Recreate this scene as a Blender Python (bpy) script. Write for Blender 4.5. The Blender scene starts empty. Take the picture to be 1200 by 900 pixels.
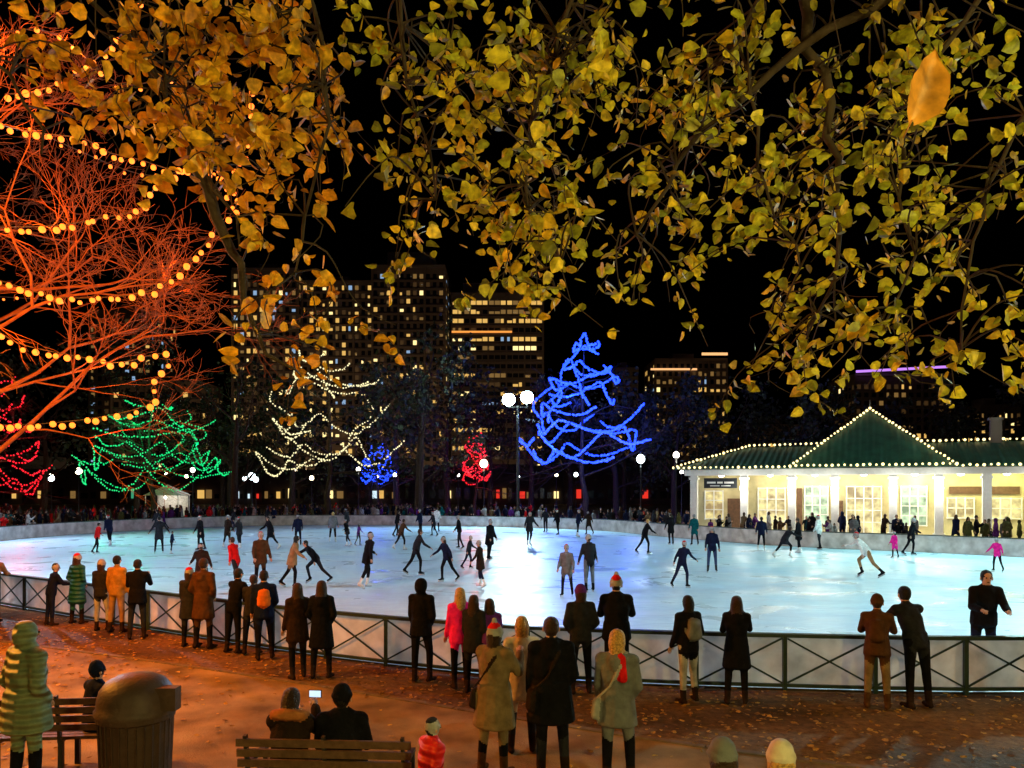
import bpy, math, random
import numpy as np
from mathutils import Vector, Matrix
R = random.Random(11)
scene = bpy.context.scene
COL = scene.collection
pi = math.pi

# ------------------------------------------------------------------ materials
def lnk(nt, a, b): nt.links.new(a, b)
def mat(name, col, rough=.75, metal=0., var=.25, nscale=6., bump=0., bscale=30., emis=None, estr=0., puffer=False, spec=.4):
    m = bpy.data.materials.new(name); m.use_nodes = True
    nt = m.node_tree; b = nt.nodes['Principled BSDF']
    b.inputs['Roughness'].default_value = rough; b.inputs['Metallic'].default_value = metal
    b.inputs['Specular IOR Level'].default_value = spec
    tc = nt.nodes.new('ShaderNodeTexCoord')
    n = nt.nodes.new('ShaderNodeTexNoise'); n.inputs['Scale'].default_value = nscale; n.inputs['Detail'].default_value = 5
    lnk(nt, tc.outputs['Object'], n.inputs['Vector'])
    r = nt.nodes.new('ShaderNodeValToRGB')
    r.color_ramp.elements[0].position = .3; r.color_ramp.elements[1].position = .7
    r.color_ramp.elements[0].color = tuple(c*(1-var) for c in col)+(1,)
    r.color_ramp.elements[1].color = tuple(min(1, c*(1+var)) for c in col)+(1,)
    lnk(nt, n.outputs['Fac'], r.inputs['Fac']); lnk(nt, r.outputs['Color'], b.inputs['Base Color'])
    if bump > 0:
        bp = nt.nodes.new('ShaderNodeBump'); bp.inputs['Strength'].default_value = bump; bp.inputs['Distance'].default_value = .03
        if puffer:
            w = nt.nodes.new('ShaderNodeTexWave'); w.bands_direction = 'Z'; w.inputs['Scale'].default_value = 3.2; w.inputs['Distortion'].default_value = 2.2
            lnk(nt, tc.outputs['Object'], w.inputs['Vector']); lnk(nt, w.outputs['Fac'], bp.inputs['Height'])
        else:
            n2 = nt.nodes.new('ShaderNodeTexNoise'); n2.inputs['Scale'].default_value = bscale; n2.inputs['Detail'].default_value = 4
            lnk(nt, tc.outputs['Object'], n2.inputs['Vector']); lnk(nt, n2.outputs['Fac'], bp.inputs['Height'])
        lnk(nt, bp.outputs['Normal'], b.inputs['Normal'])
    if emis:
        b.inputs['Emission Color'].default_value = tuple(emis)+(1,); b.inputs['Emission Strength'].default_value = estr
        m.cycles.emission_sampling = 'NONE'
    return m
def glow(name, col, s): return mat(name, (.1, .1, .1), emis=col, estr=s, var=0)

# ------------------------------------------------------------------ mesh builder
class MB:
    def __init__(s): s.v = []; s.f = []; s.m = []
    def add(s, vs, fs, m=0):
        o = len(s.v); s.v += [tuple(v) for v in vs]
        for f in fs: s.f.append(tuple(i+o for i in f)); s.m.append(m)
    def box(s, x0, x1, y0, y1, z0, z1, m=0):
        s.add([(x0,y0,z0),(x1,y0,z0),(x1,y1,z0),(x0,y1,z0),(x0,y0,z1),(x1,y0,z1),(x1,y1,z1),(x0,y1,z1)],
              [(0,3,2,1),(4,5,6,7),(0,1,5,4),(1,2,6,5),(2,3,7,6),(3,0,4,7)], m)
    def beam(s, a, b, w, h, m=0, off=0.):
        a = Vector(a); b = Vector(b); d = (b-a).normalized()
        up = Vector((0,0,1)) if abs(d.z) < .95 else Vector((1,0,0))
        sd = d.cross(up).normalized(); u = sd.cross(d).normalized()
        vs = []
        for p in (a, b):
            for i, j in ((-1,-1),(1,-1),(1,1),(-1,1)): vs.append(p+sd*(i*w/2+off)+u*(j*h/2))
        s.add(vs, [(0,1,2,3),(7,6,5,4),(0,4,5,1),(1,5,6,2),(2,6,7,3),(3,7,4,0)], m)
    def tube(s, pts, rs, n=6, m=0, cap=True):
        pts = [Vector(p) for p in pts]; o = len(s.v); k = len(pts)
        for i, p in enumerate(pts):
            d = (pts[min(i+1, k-1)]-pts[max(i-1, 0)])
            d = d.normalized() if d.length > 1e-6 else Vector((0,0,1))
            ref = Vector((0,1,0)) if abs(d.y) < .8 else Vector((1,0,0))
            u = d.cross(ref).normalized(); w = d.cross(u)
            for j in range(n):
                t = 2*pi*j/n; s.v.append(tuple(p+(u*math.cos(t)+w*math.sin(t))*rs[i]))
        for i in range(k-1):
            for j in range(n):
                a = o+i*n+j; b = o+i*n+(j+1) % n
                s.f.append((a, b, b+n, a+n)); s.m.append(m)
        if cap:
            s.f.append(tuple(o+j for j in range(n))[::-1]); s.m.append(m)
            s.f.append(tuple(o+(k-1)*n+j for j in range(n))); s.m.append(m)
    def ball(s, c, r, m=0, seg=8, rings=5, sc=(1,1,1)):
        vs = [(c[0], c[1], c[2]-r*sc[2])]
        for i in range(1, rings):
            ph = -pi/2+pi*i/rings
            for j in range(seg):
                t = 2*pi*j/seg
                vs.append((c[0]+r*sc[0]*math.cos(ph)*math.cos(t), c[1]+r*sc[1]*math.cos(ph)*math.sin(t), c[2]+r*sc[2]*math.sin(ph)))
        vs.append((c[0], c[1], c[2]+r*sc[2])); fs = []
        for j in range(seg): fs.append((0, 1+(j+1) % seg, 1+j))
        for i in range(rings-2):
            for j in range(seg):
                a = 1+i*seg+j; b = 1+i*seg+(j+1) % seg; fs.append((a, b, b+seg, a+seg))
        t = len(vs)-1
        for j in range(seg): fs.append((t, 1+(rings-2)*seg+j, 1+(rings-2)*seg+(j+1) % seg))
        s.add(vs, fs, m)
    def lathe(s, c, prof, n=20, m=0):
        o = len(s.v)
        for r, z in prof:
            for j in range(n):
                t = 2*pi*j/n; s.v.append((c[0]+r*math.cos(t), c[1]+r*math.sin(t), c[2]+z))
        for i in range(len(prof)-1):
            for j in range(n):
                a = o+i*n+j; b = o+i*n+(j+1) % n; s.f.append((a, b, b+n, a+n)); s.m.append(m)
    def build(s, name, mats, parent=None, smooth=False):
        me = bpy.data.meshes.new(name); me.from_pydata(s.v, [], s.f)
        for m in mats: me.materials.append(m)
        if len(mats) > 1: me.polygons.foreach_set('material_index', s.m)
        if smooth: me.polygons.foreach_set('use_smooth', [True]*len(s.f))
        me.update(); ob = bpy.data.objects.new(name, me); COL.objects.link(ob)
        if parent: attach(ob, parent)
        return ob
def attach(ch, par):
    ch.parent = par; ch.matrix_parent_inverse = Matrix.Translation(-par.location)
def empty(name, loc=(0,0,0)):
    e = bpy.data.objects.new(name, None); e.location = loc; e.empty_display_size = .3; COL.objects.link(e); return e
def plight(name, loc, power, col, rad=.15, parent=None, aim=None, cone=None):
    l = bpy.data.lights.new(name, 'SPOT' if aim else 'POINT'); l.energy = power; l.color = col; l.shadow_soft_size = rad
    o = bpy.data.objects.new(name, l); o.location = loc; COL.objects.link(o)
    if aim:
        l.spot_size = math.radians(cone); l.spot_blend = .6
        o.rotation_euler = (Vector(aim)-Vector(loc)).to_track_quat('-Z', 'Y').to_euler()
    if parent: attach(o, parent)
    return o

# ------------------------------------------------------------------ world, camera
w = bpy.data.worlds.new("World"); scene.world = w; w.use_nodes = True
nt = w.node_tree; bg = nt.nodes['Background']; sky = nt.nodes.new('ShaderNodeTexSky'); sky.sky_type = 'NISHITA'
sky.sun_disc = False; sky.sun_elevation = math.radians(-4); sky.sun_rotation = math.radians(160)
lnk(nt, sky.outputs[0], bg.inputs[0]); bg.inputs[1].default_value = .004
sl = bpy.data.lights.new('moonlight', 'SUN'); sl.energy = .012; sl.angle = math.radians(.5); sl.color = (.8, .88, 1)
so = bpy.data.objects.new('moonlight', sl); so.rotation_euler = (math.radians(40), 0, math.radians(160)); COL.objects.link(so)
cam = bpy.data.cameras.new('camera'); cam.lens = 27; cam.sensor_width = 36; cam.shift_y = .1017; cam.clip_end = 2500; cam.clip_start = .05
co = bpy.data.objects.new('camera', cam); co.location = (0, 0, 3.2); co.rotation_euler = (math.radians(90), 0, 0); COL.objects.link(co); scene.camera = co
scene.view_settings.view_transform = 'Standard'; scene.view_settings.look = 'None'; scene.view_settings.exposure = 0

# ------------------------------------------------------------------ ground
def ground_mat():
    m = bpy.data.materials.new('dirt'); m.use_nodes = True; nt = m.node_tree; b = nt.nodes['Principled BSDF']
    tc = nt.nodes.new('ShaderNodeTexCoord')
    n1 = nt.nodes.new('ShaderNodeTexNoise'); n1.inputs['Scale'].default_value = .45; n1.inputs['Detail'].default_value = 8
    n2 = nt.nodes.new('ShaderNodeTexNoise'); n2.inputs['Scale'].default_value = 9; n2.inputs['Detail'].default_value = 8; n2.inputs['Roughness'].default_value = .7
    lnk(nt, tc.outputs['Object'], n1.inputs['Vector']); lnk(nt, tc.outputs['Object'], n2.inputs['Vector'])
    r1 = nt.nodes.new('ShaderNodeValToRGB'); e = r1.color_ramp.elements
    e[0].position = .38; e[0].color = (.08, .05, .02, 1); e[1].position = .62; e[1].color = (.25, .15, .055, 1)
    r2 = nt.nodes.new('ShaderNodeValToRGB'); e = r2.color_ramp.elements
    e[0].position = .3; e[0].color = (.3, .28, .25, 1); e[1].position = .72; e[1].color = (1.3, 1.2, 1.1, 1)
    mx = nt.nodes.new('ShaderNodeMixRGB'); mx.blend_type = 'MULTIPLY'; mx.inputs[0].default_value = 1
    lnk(nt, n1.outputs['Fac'], r1.inputs['Fac']); lnk(nt, n2.outputs['Fac'], r2.inputs['Fac'])
    lnk(nt, r1.outputs[0], mx.inputs[1]); lnk(nt, r2.outputs[0], mx.inputs[2]); lnk(nt, mx.outputs[0], b.inputs['Base Color'])
    rr = nt.nodes.new('ShaderNodeMapRange'); rr.inputs['To Min'].default_value = .5; rr.inputs['To Max'].default_value = .95
    lnk(nt, n1.outputs['Fac'], rr.inputs['Value']); lnk(nt, rr.outputs[0], b.inputs['Roughness']); b.inputs['Specular IOR Level'].default_value = .15
    bp = nt.nodes.new('ShaderNodeBump'); bp.inputs['Strength'].default_value = .8; bp.inputs['Distance'].default_value = .06
    lnk(nt, n2.outputs['Fac'], bp.inputs['Height']); lnk(nt, bp.outputs[0], b.inputs['Normal'])
    return m
g = MB(); g.add([(-900,-60,0),(900,-60,0),(900,1500,0),(-900,1500,0)], [(0,1,2,3)]); g.build('ground', [ground_mat()])
def catmull(P, closed=True, k=10):
    n = len(P); out = []
    for i in range(n if closed else n-1):
        idx = [(i-1) % n, i, (i+1) % n, (i+2) % n] if closed else [max(i-1,0), i, i+1, min(i+2,n-1)]
        p = [np.array(P[j], float) for j in idx]
        for t in np.arange(k)/k:
            out.append(.5*((2*p[1])+(-p[0]+p[2])*t+(2*p[0]-5*p[1]+4*p[2]-p[3])*t*t+(-p[0]+3*p[1]-3*p[2]+p[3])*t**3))
    if not closed: out.append(np.array(P[-1], float))
    return out
def resample(pts, step, closed=False):
    pts = [np.array(p, float) for p in pts]
    if closed: pts = pts+[pts[0]]
    L = [0]
    for a, b in zip(pts[:-1], pts[1:]): L.append(L[-1]+np.linalg.norm(b-a))
    n = max(2, int(round(L[-1]/step))); out = []; A = np.array(pts)
    for s in np.linspace(0, L[-1], n+1): out.append(np.array([np.interp(s, L, A[:, c]) for c in range(A.shape[1])]))
    return out[:-1] if closed else out
pathm = mat('path_asphalt', (.25, .175, .095), rough=.8, var=.5, nscale=1.3, bump=.6, bscale=45, spec=.1)
edge = catmull([(-40,30),(-22,21),(-10,15.7),(-6.3,14.0),(-3.5,12.6),(-.6,11.0),(1.7,9.8),(4.2,8.7),(9,7.2),(20,5.6)], False, 8)
low = [(20,-2),(9,1),(3,3.2),(-1,4.0),(-3.4,5.6),(-4.4,6.6),(-7.0,8.6),(-12,11.5),(-24,16),(-40,24)]
pm = MB(); vs = [(p[0],p[1],.006) for p in edge]+[(p[0],p[1],.006) for p in low]; pm.add(vs, [tuple(range(len(vs)))[::-1]])
pm.build('path', [pathm])
kb = MB(); ks = resample(edge, 1.2)
for a, b in zip(ks[:-1], ks[1:]):
    d = (b-a)*.01; kb.beam((a[0]+d[0],a[1]+d[1],.006), (b[0]-d[0],b[1]-d[1],.006), .10, .04)
kb.build('stone_kerb', [mat('granite', (.16,.12,.09), bump=.3, spec=.1)])

# ------------------------------------------------------------------ rink
RP = [(-13.9,20.9),(-8.65,17.6),(-4.1,14.8),(-.6,13.15),(1.4,12.6),(4.05,12.2),(7.9,11.95),(13,12.6),(20,15.5),(26,22),(27,30),(22,36.5),(15,42),(10,50),(6,58),(-3,63.5),(-14,66),(-24,63),(-30,52),(-30,40),(-26.5,31),(-20.5,25)]
rink = catmull(RP, True, 8)
def ice_mat():
    m = bpy.data.materials.new('ice'); m.use_nodes = True; nt = m.node_tree; b = nt.nodes['Principled BSDF']
    tc = nt.nodes.new('ShaderNodeTexCoord')
    n1 = nt.nodes.new('ShaderNodeTexNoise'); n1.inputs['Scale'].default_value = .10; n1.inputs['Detail'].default_value = 6
    n2 = nt.nodes.new('ShaderNodeTexNoise'); n2.inputs['Scale'].default_value = 1.8; n2.inputs['Detail'].default_value = 10; n2.inputs['Roughness'].default_value = .75; n2.inputs['Distortion'].default_value = 2
    mp = nt.nodes.new('ShaderNodeMapping'); mp.inputs['Scale'].default_value = (.35, 1.4, 1); mp.inputs['Rotation'].default_value = (0, 0, .25)
    n3 = nt.nodes.new('ShaderNodeTexNoise'); n3.inputs['Scale'].default_value = .5; n3.inputs['Detail'].default_value = 8; n3.inputs['Distortion'].default_value = 1
    lnk(nt, tc.outputs['Object'], n1.inputs['Vector']); lnk(nt, tc.outputs['Object'], mp.inputs['Vector']); lnk(nt, mp.outputs[0], n2.inputs['Vector']); lnk(nt, tc.outputs['Object'], n3.inputs['Vector'])
    r1 = nt.nodes.new('ShaderNodeValToRGB'); e = r1.color_ramp.elements
    e[0].position = .35; e[0].color = (.50, .70, .88, 1); e[1].position = .62; e[1].color = (.60, .86, .94, 1)
    r2 = nt.nodes.new('ShaderNodeValToRGB'); e = r2.color_ramp.elements
    e[0].position = .3; e[0].color = (.66, .74, .82, 1); e[1].position = .6; e[1].color = (1.08, 1.08, 1.08, 1)
    r3 = nt.nodes.new('ShaderNodeMapRange'); r3.inputs['From Min'].default_value = .3; r3.inputs['From Max'].default_value = .7; r3.inputs['To Min'].default_value = .2; r3.inputs['To Max'].default_value = .55
    mx = nt.nodes.new('ShaderNodeMixRGB'); mx.blend_type = 'MULTIPLY'; mx.inputs[0].default_value = .9
    lnk(nt, n1.outputs['Fac'], r1.inputs['Fac']); lnk(nt, n2.outputs['Fac'], r2.inputs['Fac']); lnk(nt, n3.outputs['Fac'], r3.inputs['Value'])
    lnk(nt, r1.outputs[0], mx.inputs[1]); lnk(nt, r2.outputs[0], mx.inputs[2]); lnk(nt, mx.outputs[0], b.inputs['Base Color'])
    lnk(nt, r3.outputs[0], b.inputs['Roughness']); b.inputs['Specular IOR Level'].default_value = .35
    bp = nt.nodes.new('ShaderNodeBump'); bp.inputs['Strength'].default_value = .2; bp.inputs['Distance'].default_value = .02
    lnk(nt, n2.outputs['Fac'], bp.inputs['Height']); lnk(nt, bp.outputs[0], b.inputs['Normal'])
    return m
im = MB(); im.add([(p[0],p[1],.03) for p in rink], [tuple(range(len(rink)))]); im.build('ice_rink', [ice_mat()])
board = bpy.data.materials.new('rink_board'); board.use_nodes = True; nt = board.node_tree; b = nt.nodes['Principled BSDF']
tc = nt.nodes.new('ShaderNodeTexCoord'); n = nt.nodes.new('ShaderNodeTexNoise'); n.inputs['Scale'].default_value = 2; n.inputs['Detail'].default_value = 7
r = nt.nodes.new('ShaderNodeValToRGB'); r.color_ramp.elements[0].position = .3; r.color_ramp.elements[0].color = (.42,.37,.34,1); r.color_ramp.elements[1].position = .7; r.color_ramp.elements[1].color = (.82,.77,.74,1)
lnk(nt, tc.outputs['Object'], n.inputs['Vector']); lnk(nt, n.outputs['Fac'], r.inputs['Fac']); lnk(nt, r.outputs[0], b.inputs['Base Color']); b.inputs['Roughness'].default_value = .5; b.inputs['Specular IOR Level'].default_value = .2
tr = nt.nodes.new('ShaderNodeBsdfTranslucent'); lnk(nt, r.outputs[0], tr.inputs['Color'])
ms = nt.nodes.new('ShaderNodeMixShader'); ms.inputs[0].default_value = .3
lnk(nt, b.outputs[0], ms.inputs[1]); lnk(nt, tr.outputs[0], ms.inputs[2]); lnk(nt, ms.outputs[0], nt.nodes['Material Output'].inputs['Surface'])
railm = mat('fence_green', (.012,.03,.022), rough=.45, bump=.1)
fe = empty('rink_fence', (0, 12.6, 0)); bd = MB(); rl = MB()
fp = resample(rink, 1.36, True)
for i in range(len(fp)):
    a = fp[i]; b2 = fp[(i+1) % len(fp)]; d = (b2-a)/np.linalg.norm(b2-a); nrm = np.array([d[1], -d[0]])
    bd.add([(a[0],a[1],.05),(b2[0],b2[1],.05),(b2[0],b2[1],.86),(a[0],a[1],.86)], [(0,1,2,3)])
    o = nrm*.06; A = (a+o); B = (b2+o)
    rl.beam((A[0],A[1],.88), (B[0],B[1],.88), .12, .055)
    rl.beam((A[0],A[1],.09), (B[0],B[1],.09), .05, .05)
    rl.box(A[0]-.03, A[0]+.03, A[1]-.03, A[1]+.03, 0, .85)
    q = d*.04; o2 = nrm*.012
    rl.beam((A[0]+q[0],A[1]+q[1],.13), (B[0]-q[0],B[1]-q[1],.83), .018, .028)
    rl.beam((A[0]+q[0]+o2[0],A[1]+q[1]+o2[1],.83), (B[0]-q[0]+o2[0],B[1]-q[1]+o2[1],.13), .018, .028)
bd.build('boards', [board], fe); rl.build('rails', [railm], fe)

# ------------------------------------------------------------------ lamps
polem = mat('lamp_pole', (.02,.022,.022), rough=.5)
def street_lamp(x, y, h, r=.28, col=(1,.9,.75), es=20, power=0, name='street_lamp'):
    e = empty(name, (x, y, 0)); m = MB()
    m.lathe((x,y,0), [(.0,0),(.22,0),(.22,.15),(.14,.3),(.1,.8),(.07,1.0),(.05,h-r-.15),(.12,h-r-.08),(.16,h-r+.04),(0,h-r+.04)], 12)
    m.build('post', [polem], e, True)
    s = MB(); s.ball((x,y,h), r, 0, 14, 9, (1,1,1.1)); s.ball((x,y,h+r*1.15), r*.3, 1, 8, 5)
    s.build('globe', [glow('lamp_glow', col, es), polem], e, True)
    if power:
        plight('bulb', (x,y,h-r-.45), power, col, r, e)
        plight('bulb', (x,y,h+r+.5), power*.3, col, r, e)
def flood(x, y, h, aims, power, col, es=60, cone=150, name='floodlight_pole'):
    e = empty(name, (x,y,0)); m = MB()
    m.lathe((x,y,0), [(0,0),(.28,0),(.28,.5),(.14,.7),(.09,h-.2),(0,h-.15)], 12)
    m.beam((x-.85,y,h-.3), (x+.85,y,h-.3), .1, .1)
    m.build('pole', [polem], e)
    s = MB()
    for sx, dz in ((-.78,.35),(.78,.55)):
        s.lathe((x+sx,y,h+dz), [(0,.62),(.2,.6),(.28,.42)], 16, 0); s.lathe((x+sx,y,h-.3), [(.06,0),(.06,dz)], 8, 0)
        s.ball((x+sx,y,h+dz), .54, 1, 18, 12)
    s.build('lamp_heads', [polem, glow('flood_glow', (.72,.97,1), es)], e, True)
    for k, a in enumerate(aims):
        plight('flood_lamp', (x, y-.1, h-.8), power, col, .35, e, a, cone)
cy = (.60,.90,1); vi = (.70,.78,1)
flood(.5, 65.5, 10.4, [(0,44,0)], 12500, cy)
flood(25, 34, 12, [(13,25,0)], 12000, (.56,1,.95))
flood(-32, 44, 12, [(-17,36,0)], 13000, vi)
flood(15, 13.5, 11, [(8,27,0)], 7500, (.60,.96,1), cone=120)
flood(-21, 21.5, 11, [(-9,32,0)], 9500, vi, cone=105)
for x, y, z, p in [(-2.75,75,5.6,160),(11.9,71,5.9,180),(13.9,65,6.0,200),(-53.6,95,5.3,0),(-37,89,5.3,100),(-28.8,85,4.5,0),(-18,90,5.4,100),(5.5,95,4.8,0),(-60,100,4.5,0),(-24,92,4.4,0),(-45,100,5,0),(-7,100,4.9,0),(19,86,5.0,0),(-31,110,5.6,0),(-12.5,82,4.6,0),(26,98,5.2,0),(-66,110,5,0),(-50,118,5,0),(-40,115,4.6,0),(-21,120,5,0),(1,118,5,0),(10,120,5.3,0),(-68,96,4.4,0),(-33,99,4.3,0)]:
    street_lamp(x, y, z, R.choice([.2,.26,.32,.38]), R.choice([(1,.93,.8),(.8,.95,1),(1,.8,.5)]), 12, p)
# park lamps beside / behind the photographer, the source of the warm light
street_lamp(-9.8, 9.6, 5.6, .25, (1,.33,.035), 40, 3300)
street_lamp(-4.2, -2.5, 4.6, .25, (1,.62,.16), 40, 560)
street_lamp(4.4, -2.2, 4.6, .25, (1,.86,.24), 40, 1500)
street_lamp(11.5, 7.2, 4.8, .25, (1,.55,.20), 40, 620)

# ------------------------------------------------------------------ trees
barkd = mat('bark', (.05,.035,.025), rough=.9, bump=.6, bscale=20, spec=.15)
barkr = mat('bark_brown', (.20,.09,.04), rough=.9, bump=.5, spec=.1)
def grow(mb, p, d, L, r, lev, rnd, up=.05, n=4, spread=.6, tips=None, rf=.52):
    pts = [p]; rs = [r]; q = p.copy(); dd = d.copy()
    k = 3
    for i in range(k):
        dd = (dd+Vector((rnd.gauss(0,.15), rnd.gauss(0,.15), rnd.gauss(0,.12)+up))).normalized()
        q = q+dd*(L/k); pts.append(q.copy()); rs.append(r*(1-.45*(i+1)/k))
    mb.tube(pts, rs, max(3, n), 0, False)
    if lev <= 0:
        if tips is not None: tips.append(q)
        return
    for c in range(rnd.choice([2,3,3]) if lev > 1 else 3):
        t = rnd.uniform(.35, 1) if c else 1.
        bp = pts[-1] if t >= 1 else pts[min(k, max(1, int(t*k+.5)))]
        ax = Vector((rnd.gauss(0,1), rnd.gauss(0,1), rnd.gauss(0,.6))).normalized()
        nd = (dd+ax*spread*rnd.uniform(.6,1.3)).normalized()
        grow(mb, bp, nd, L*rnd.uniform(.6,.82), max(.006, r*rf), lev-1, rnd, up, max(3, n-1), spread, tips, rf)
def bare_tree(name, x, y, h, trunk_h, lev, seed, m, spread=.6, up=.05, r=.3, limbs=6, elev=.5, lr=.42, rf=.52, Ls=.24):
    rnd = random.Random(seed); e = empty(name, (x,y,0)); mb = MB(); tips = []
    T = [Vector((x,y,0)), Vector((x+rnd.gauss(0,.1),y,trunk_h*.5)), Vector((x+rnd.gauss(0,.2),y+rnd.gauss(0,.2),trunk_h)), Vector((x+rnd.gauss(0,.4),y,h*.72)), Vector((x,y,h*.92))]
    mb.tube(T, [r*1.35, r, r*.8, r*.35, r*.1], 10, 0, False)
    for i in range(limbs):
        z = trunk_h+(h*.8-trunk_h)*(i/limbs); a = i*2.4+rnd.uniform(-.4,.4)
        fr = 1-.55*(i/limbs)
        grow(mb, Vector((x,y,z)), Vector((math.cos(a), math.sin(a), elev)).normalized(), h*Ls*fr, r*lr*fr+.012, lev, rnd, up, 6, spread, tips, rf)
    mb.build('trunk_and_branches', [m], e, True)
    return e, tips
def string(mb, path, step, rad, seg=6, rings=4, jit=.03, m=0, wire=None):
    pts = resample(catmull(path, False, 6), step)
    for p in pts:
        mb.ball((p[0]+R.gauss(0,jit), p[1]+R.gauss(0,jit), p[2]+R.gauss(0,jit)-rad), rad*R.uniform(.75,1.2), m, seg, rings)
    if wire is not None: mb.tube([tuple(p) for p in pts], [.012]*len(pts), 3, wire, False)
oe, tips = bare_tree('maple_tree', -11.8, 16.2, 14.5, 3.6, 6, 3, barkr, .72, .02, .26, 17, .35, .2, .60, .2)
S = [[(-11,14.5,10.57),(-10,14.6,10.2),(-9.25,14.8,10.06),(-8.37,15,10.03),(-7.92,15,9.77),(-7.28,15,9.62),(-6.67,15,9.43),(-6.08,15,9.4),(-5.58,15,9.15),(-5.47,15,8.73)],
 [(-11,14.6,8.1),(-10,14.8,8.23),(-9,15,8.32),(-8,15,8.48),(-7.25,15.1,8.73),(-6.92,15,9.15),(-6.17,15,9.48)],
 [(-9.9,15,10.9),(-9.2,15,10.97),(-8.25,15,11.48),(-7.5,15,12.23),(-7.2,15,12.9)],
 [(-5.17,15.2,11.07),(-5.2,15.2,10.23),(-5.5,15.1,9.23),(-5.37,15,8.73),(-6,15,7.98),(-6.42,14.9,7.43),(-7,14.9,7.03),(-8,14.9,6.9),(-9,15,6.96),(-10,15,7.26),(-11,15,7.6)],
 [(-11,14.6,6.6),(-10,14.8,6.26),(-9.5,14.9,5.98),(-8.42,15,5.76),(-7.67,15,5.65),(-6.83,15.1,5.86),(-6.87,15.2,5.53),(-7.13,15.2,5.23),(-7.17,15.3,4.9),(-8,15.3,4.65),(-9,15.2,4.5),(-10,15.2,4.45),(-11,15.2,4.5)],
 [(-11,17.5,11.4),(-9,18.6,10.8),(-7.5,18.4,10.9),(-6.4,17.2,10.2)],[(-12,12.6,8.8),(-14,12.4,8.2),(-16,13.6,8.6),(-17.5,16,8.9),(-16,19,8.3),(-12,20.5,8.2)],
 [(-11.5,14.2,12.2),(-10,14.2,11.6),(-8.8,14.6,11.9),(-7.6,14.8,11.0),(-6.6,15,11.2),(-5.3,15.2,10.9)]]
sb = MB()
for i, p in enumerate(S): string(sb, p, .21 if i < 5 else .34, .058 if i < 5 else .042, 8, 5, .03, 0, 1)
sb.build('string_lights', [glow('orange_bulb', (1,.17,.012), 3.1), polem], oe, True)
for x, y, z, p in [(-9.2,14.2,9.9,110),(-7,14.2,9.2,90),(-9.4,14.2,8.0,110),(-5.6,14.4,9.6,80),(-7.3,14.1,6.9,100),(-9.6,14.2,6.0,120),(-8.0,14.4,5.2,100),(-11.5,14.6,7.2,200),(-8.3,14.6,11.6,130),(-10.5,17,9.3,180),(-10,15.5,12,180),(-7.5,17,8,160),(-9,17.5,5.5,160)]:
    plight('bulb_light', (x,y,z), p*1.35, (1,.15,.01), .08, oe)
for k, (x, y, z) in enumerate([(-11,14.6,4.4),(-8.5,16.4,4.2)]): plight('bulb_light', (x,y,z), 120, (1,.05,.01), .08, oe)

def lit_tree(name, x, y, top, bottom, rad, tiers, col, seed, bulb, step, es, lp, shape=1.0, trunk_r=.28, nsw=5, tiprad=.18, skip=.0, lcol=None, jit=.035, strands=3, sagk=1.):
    rnd = random.Random(seed)
    e, tips = bare_tree(name, x, y, top, max(2.2, bottom*.7), 4, seed, barkd, .55, .0, trunk_r, 9, .25)
    mb = MB()
    for k in range(tiers):
        f = k/(tiers-1); z = top-1.0+(bottom-top+1.0)*f; rr = rad*(tiprad+(1-tiprad)*f**shape)
        n = max(3, int(nsw*(.5+.6*f))); a0 = rnd.uniform(0, 6.28)
        pts = []
        rk = [rr*rnd.uniform(.62,1.15) for _ in range(n)]; zk = [z+rnd.uniform(-.6,.9) for _ in range(n)]
        for s_ in range(n):
            if rnd.random() < skip:
                if len(pts) > 3: string(mb, pts, step, bulb, 6, 4, jit)
                pts = []; continue
            dp = (rnd.uniform(.06,.3)*rr+.25)*sagk
            for u in np.linspace(0, 1, 6, endpoint=False):
                a = a0+(s_+u)*2*pi/n; ri = rk[s_]*(1-u)+rk[(s_+1) % n]*u; zi = zk[s_]*(1-u)+zk[(s_+1) % n]*u
                sag = math.sin(pi*u)
                pts.append((x+ri*(1-.15*sag)*math.cos(a)+rnd.gauss(0,.06), y+ri*(1-.15*sag)*math.sin(a), zi-sag*dp+rnd.gauss(0,.05)))
        if len(pts) > 3: string(mb, pts, step, bulb, 6, 4, jit)
    for k in range(strands):
        a = rnd.uniform(0,6.28); f0 = rnd.uniform(.05,.4); f1 = f0+.4
        P_ = []
        for u in np.linspace(0,1,5):
            f = f0+(f1-f0)*u; rr = rad*(tiprad+(1-tiprad)*f**shape)*(.8+.2*math.sin(u*5+k)); P_.append((x+rr*math.cos(a+u*.5), y+rr*math.sin(a+u*.5), top-1+(bottom-top+1)*f))
        string(mb, P_, step*1.2, bulb, 6, 4, jit)
    if tiprad < .3: string(mb, [(x-1.6,y-.2,top-2.6),(x-.6,y-.2,top-1.6),(x,y,top+.3),(x+.5,y-.2,top-1.2),(x+1.4,y-.4,top-1.9)], step, bulb, 6, 4, .03)
    mb.build('string_lights', [glow('bulb_'+name, col, es)], e, True)
    for k in range(5):
        a = k*2.1; f = (k+.5)/5; rr = rad*f*.8
        plight('bulb_light', (x+rr*math.cos(a), y-abs(rr*math.sin(a)), top-1.5+(bottom-top+1.5)*f), lp*1.4, lcol or col, .2, e)
lit_tree('conifer_tree', 7.3, 78, 18.8, 6.3, 8.3, 8, (.010,.045,1), 23, .125, .17, 4.2, 1000, .85, skip=.12, nsw=6, lcol=(.008,.05,1), strands=4)
lit_tree('elm_tree', -18.6, 78, 17.6, 6.6, 7.4, 7, (1,.88,.46), 40, .085, .27, 1.3, 45, .5, tiprad=.42, skip=.2, nsw=6, strands=3, sagk=1.2)
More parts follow.
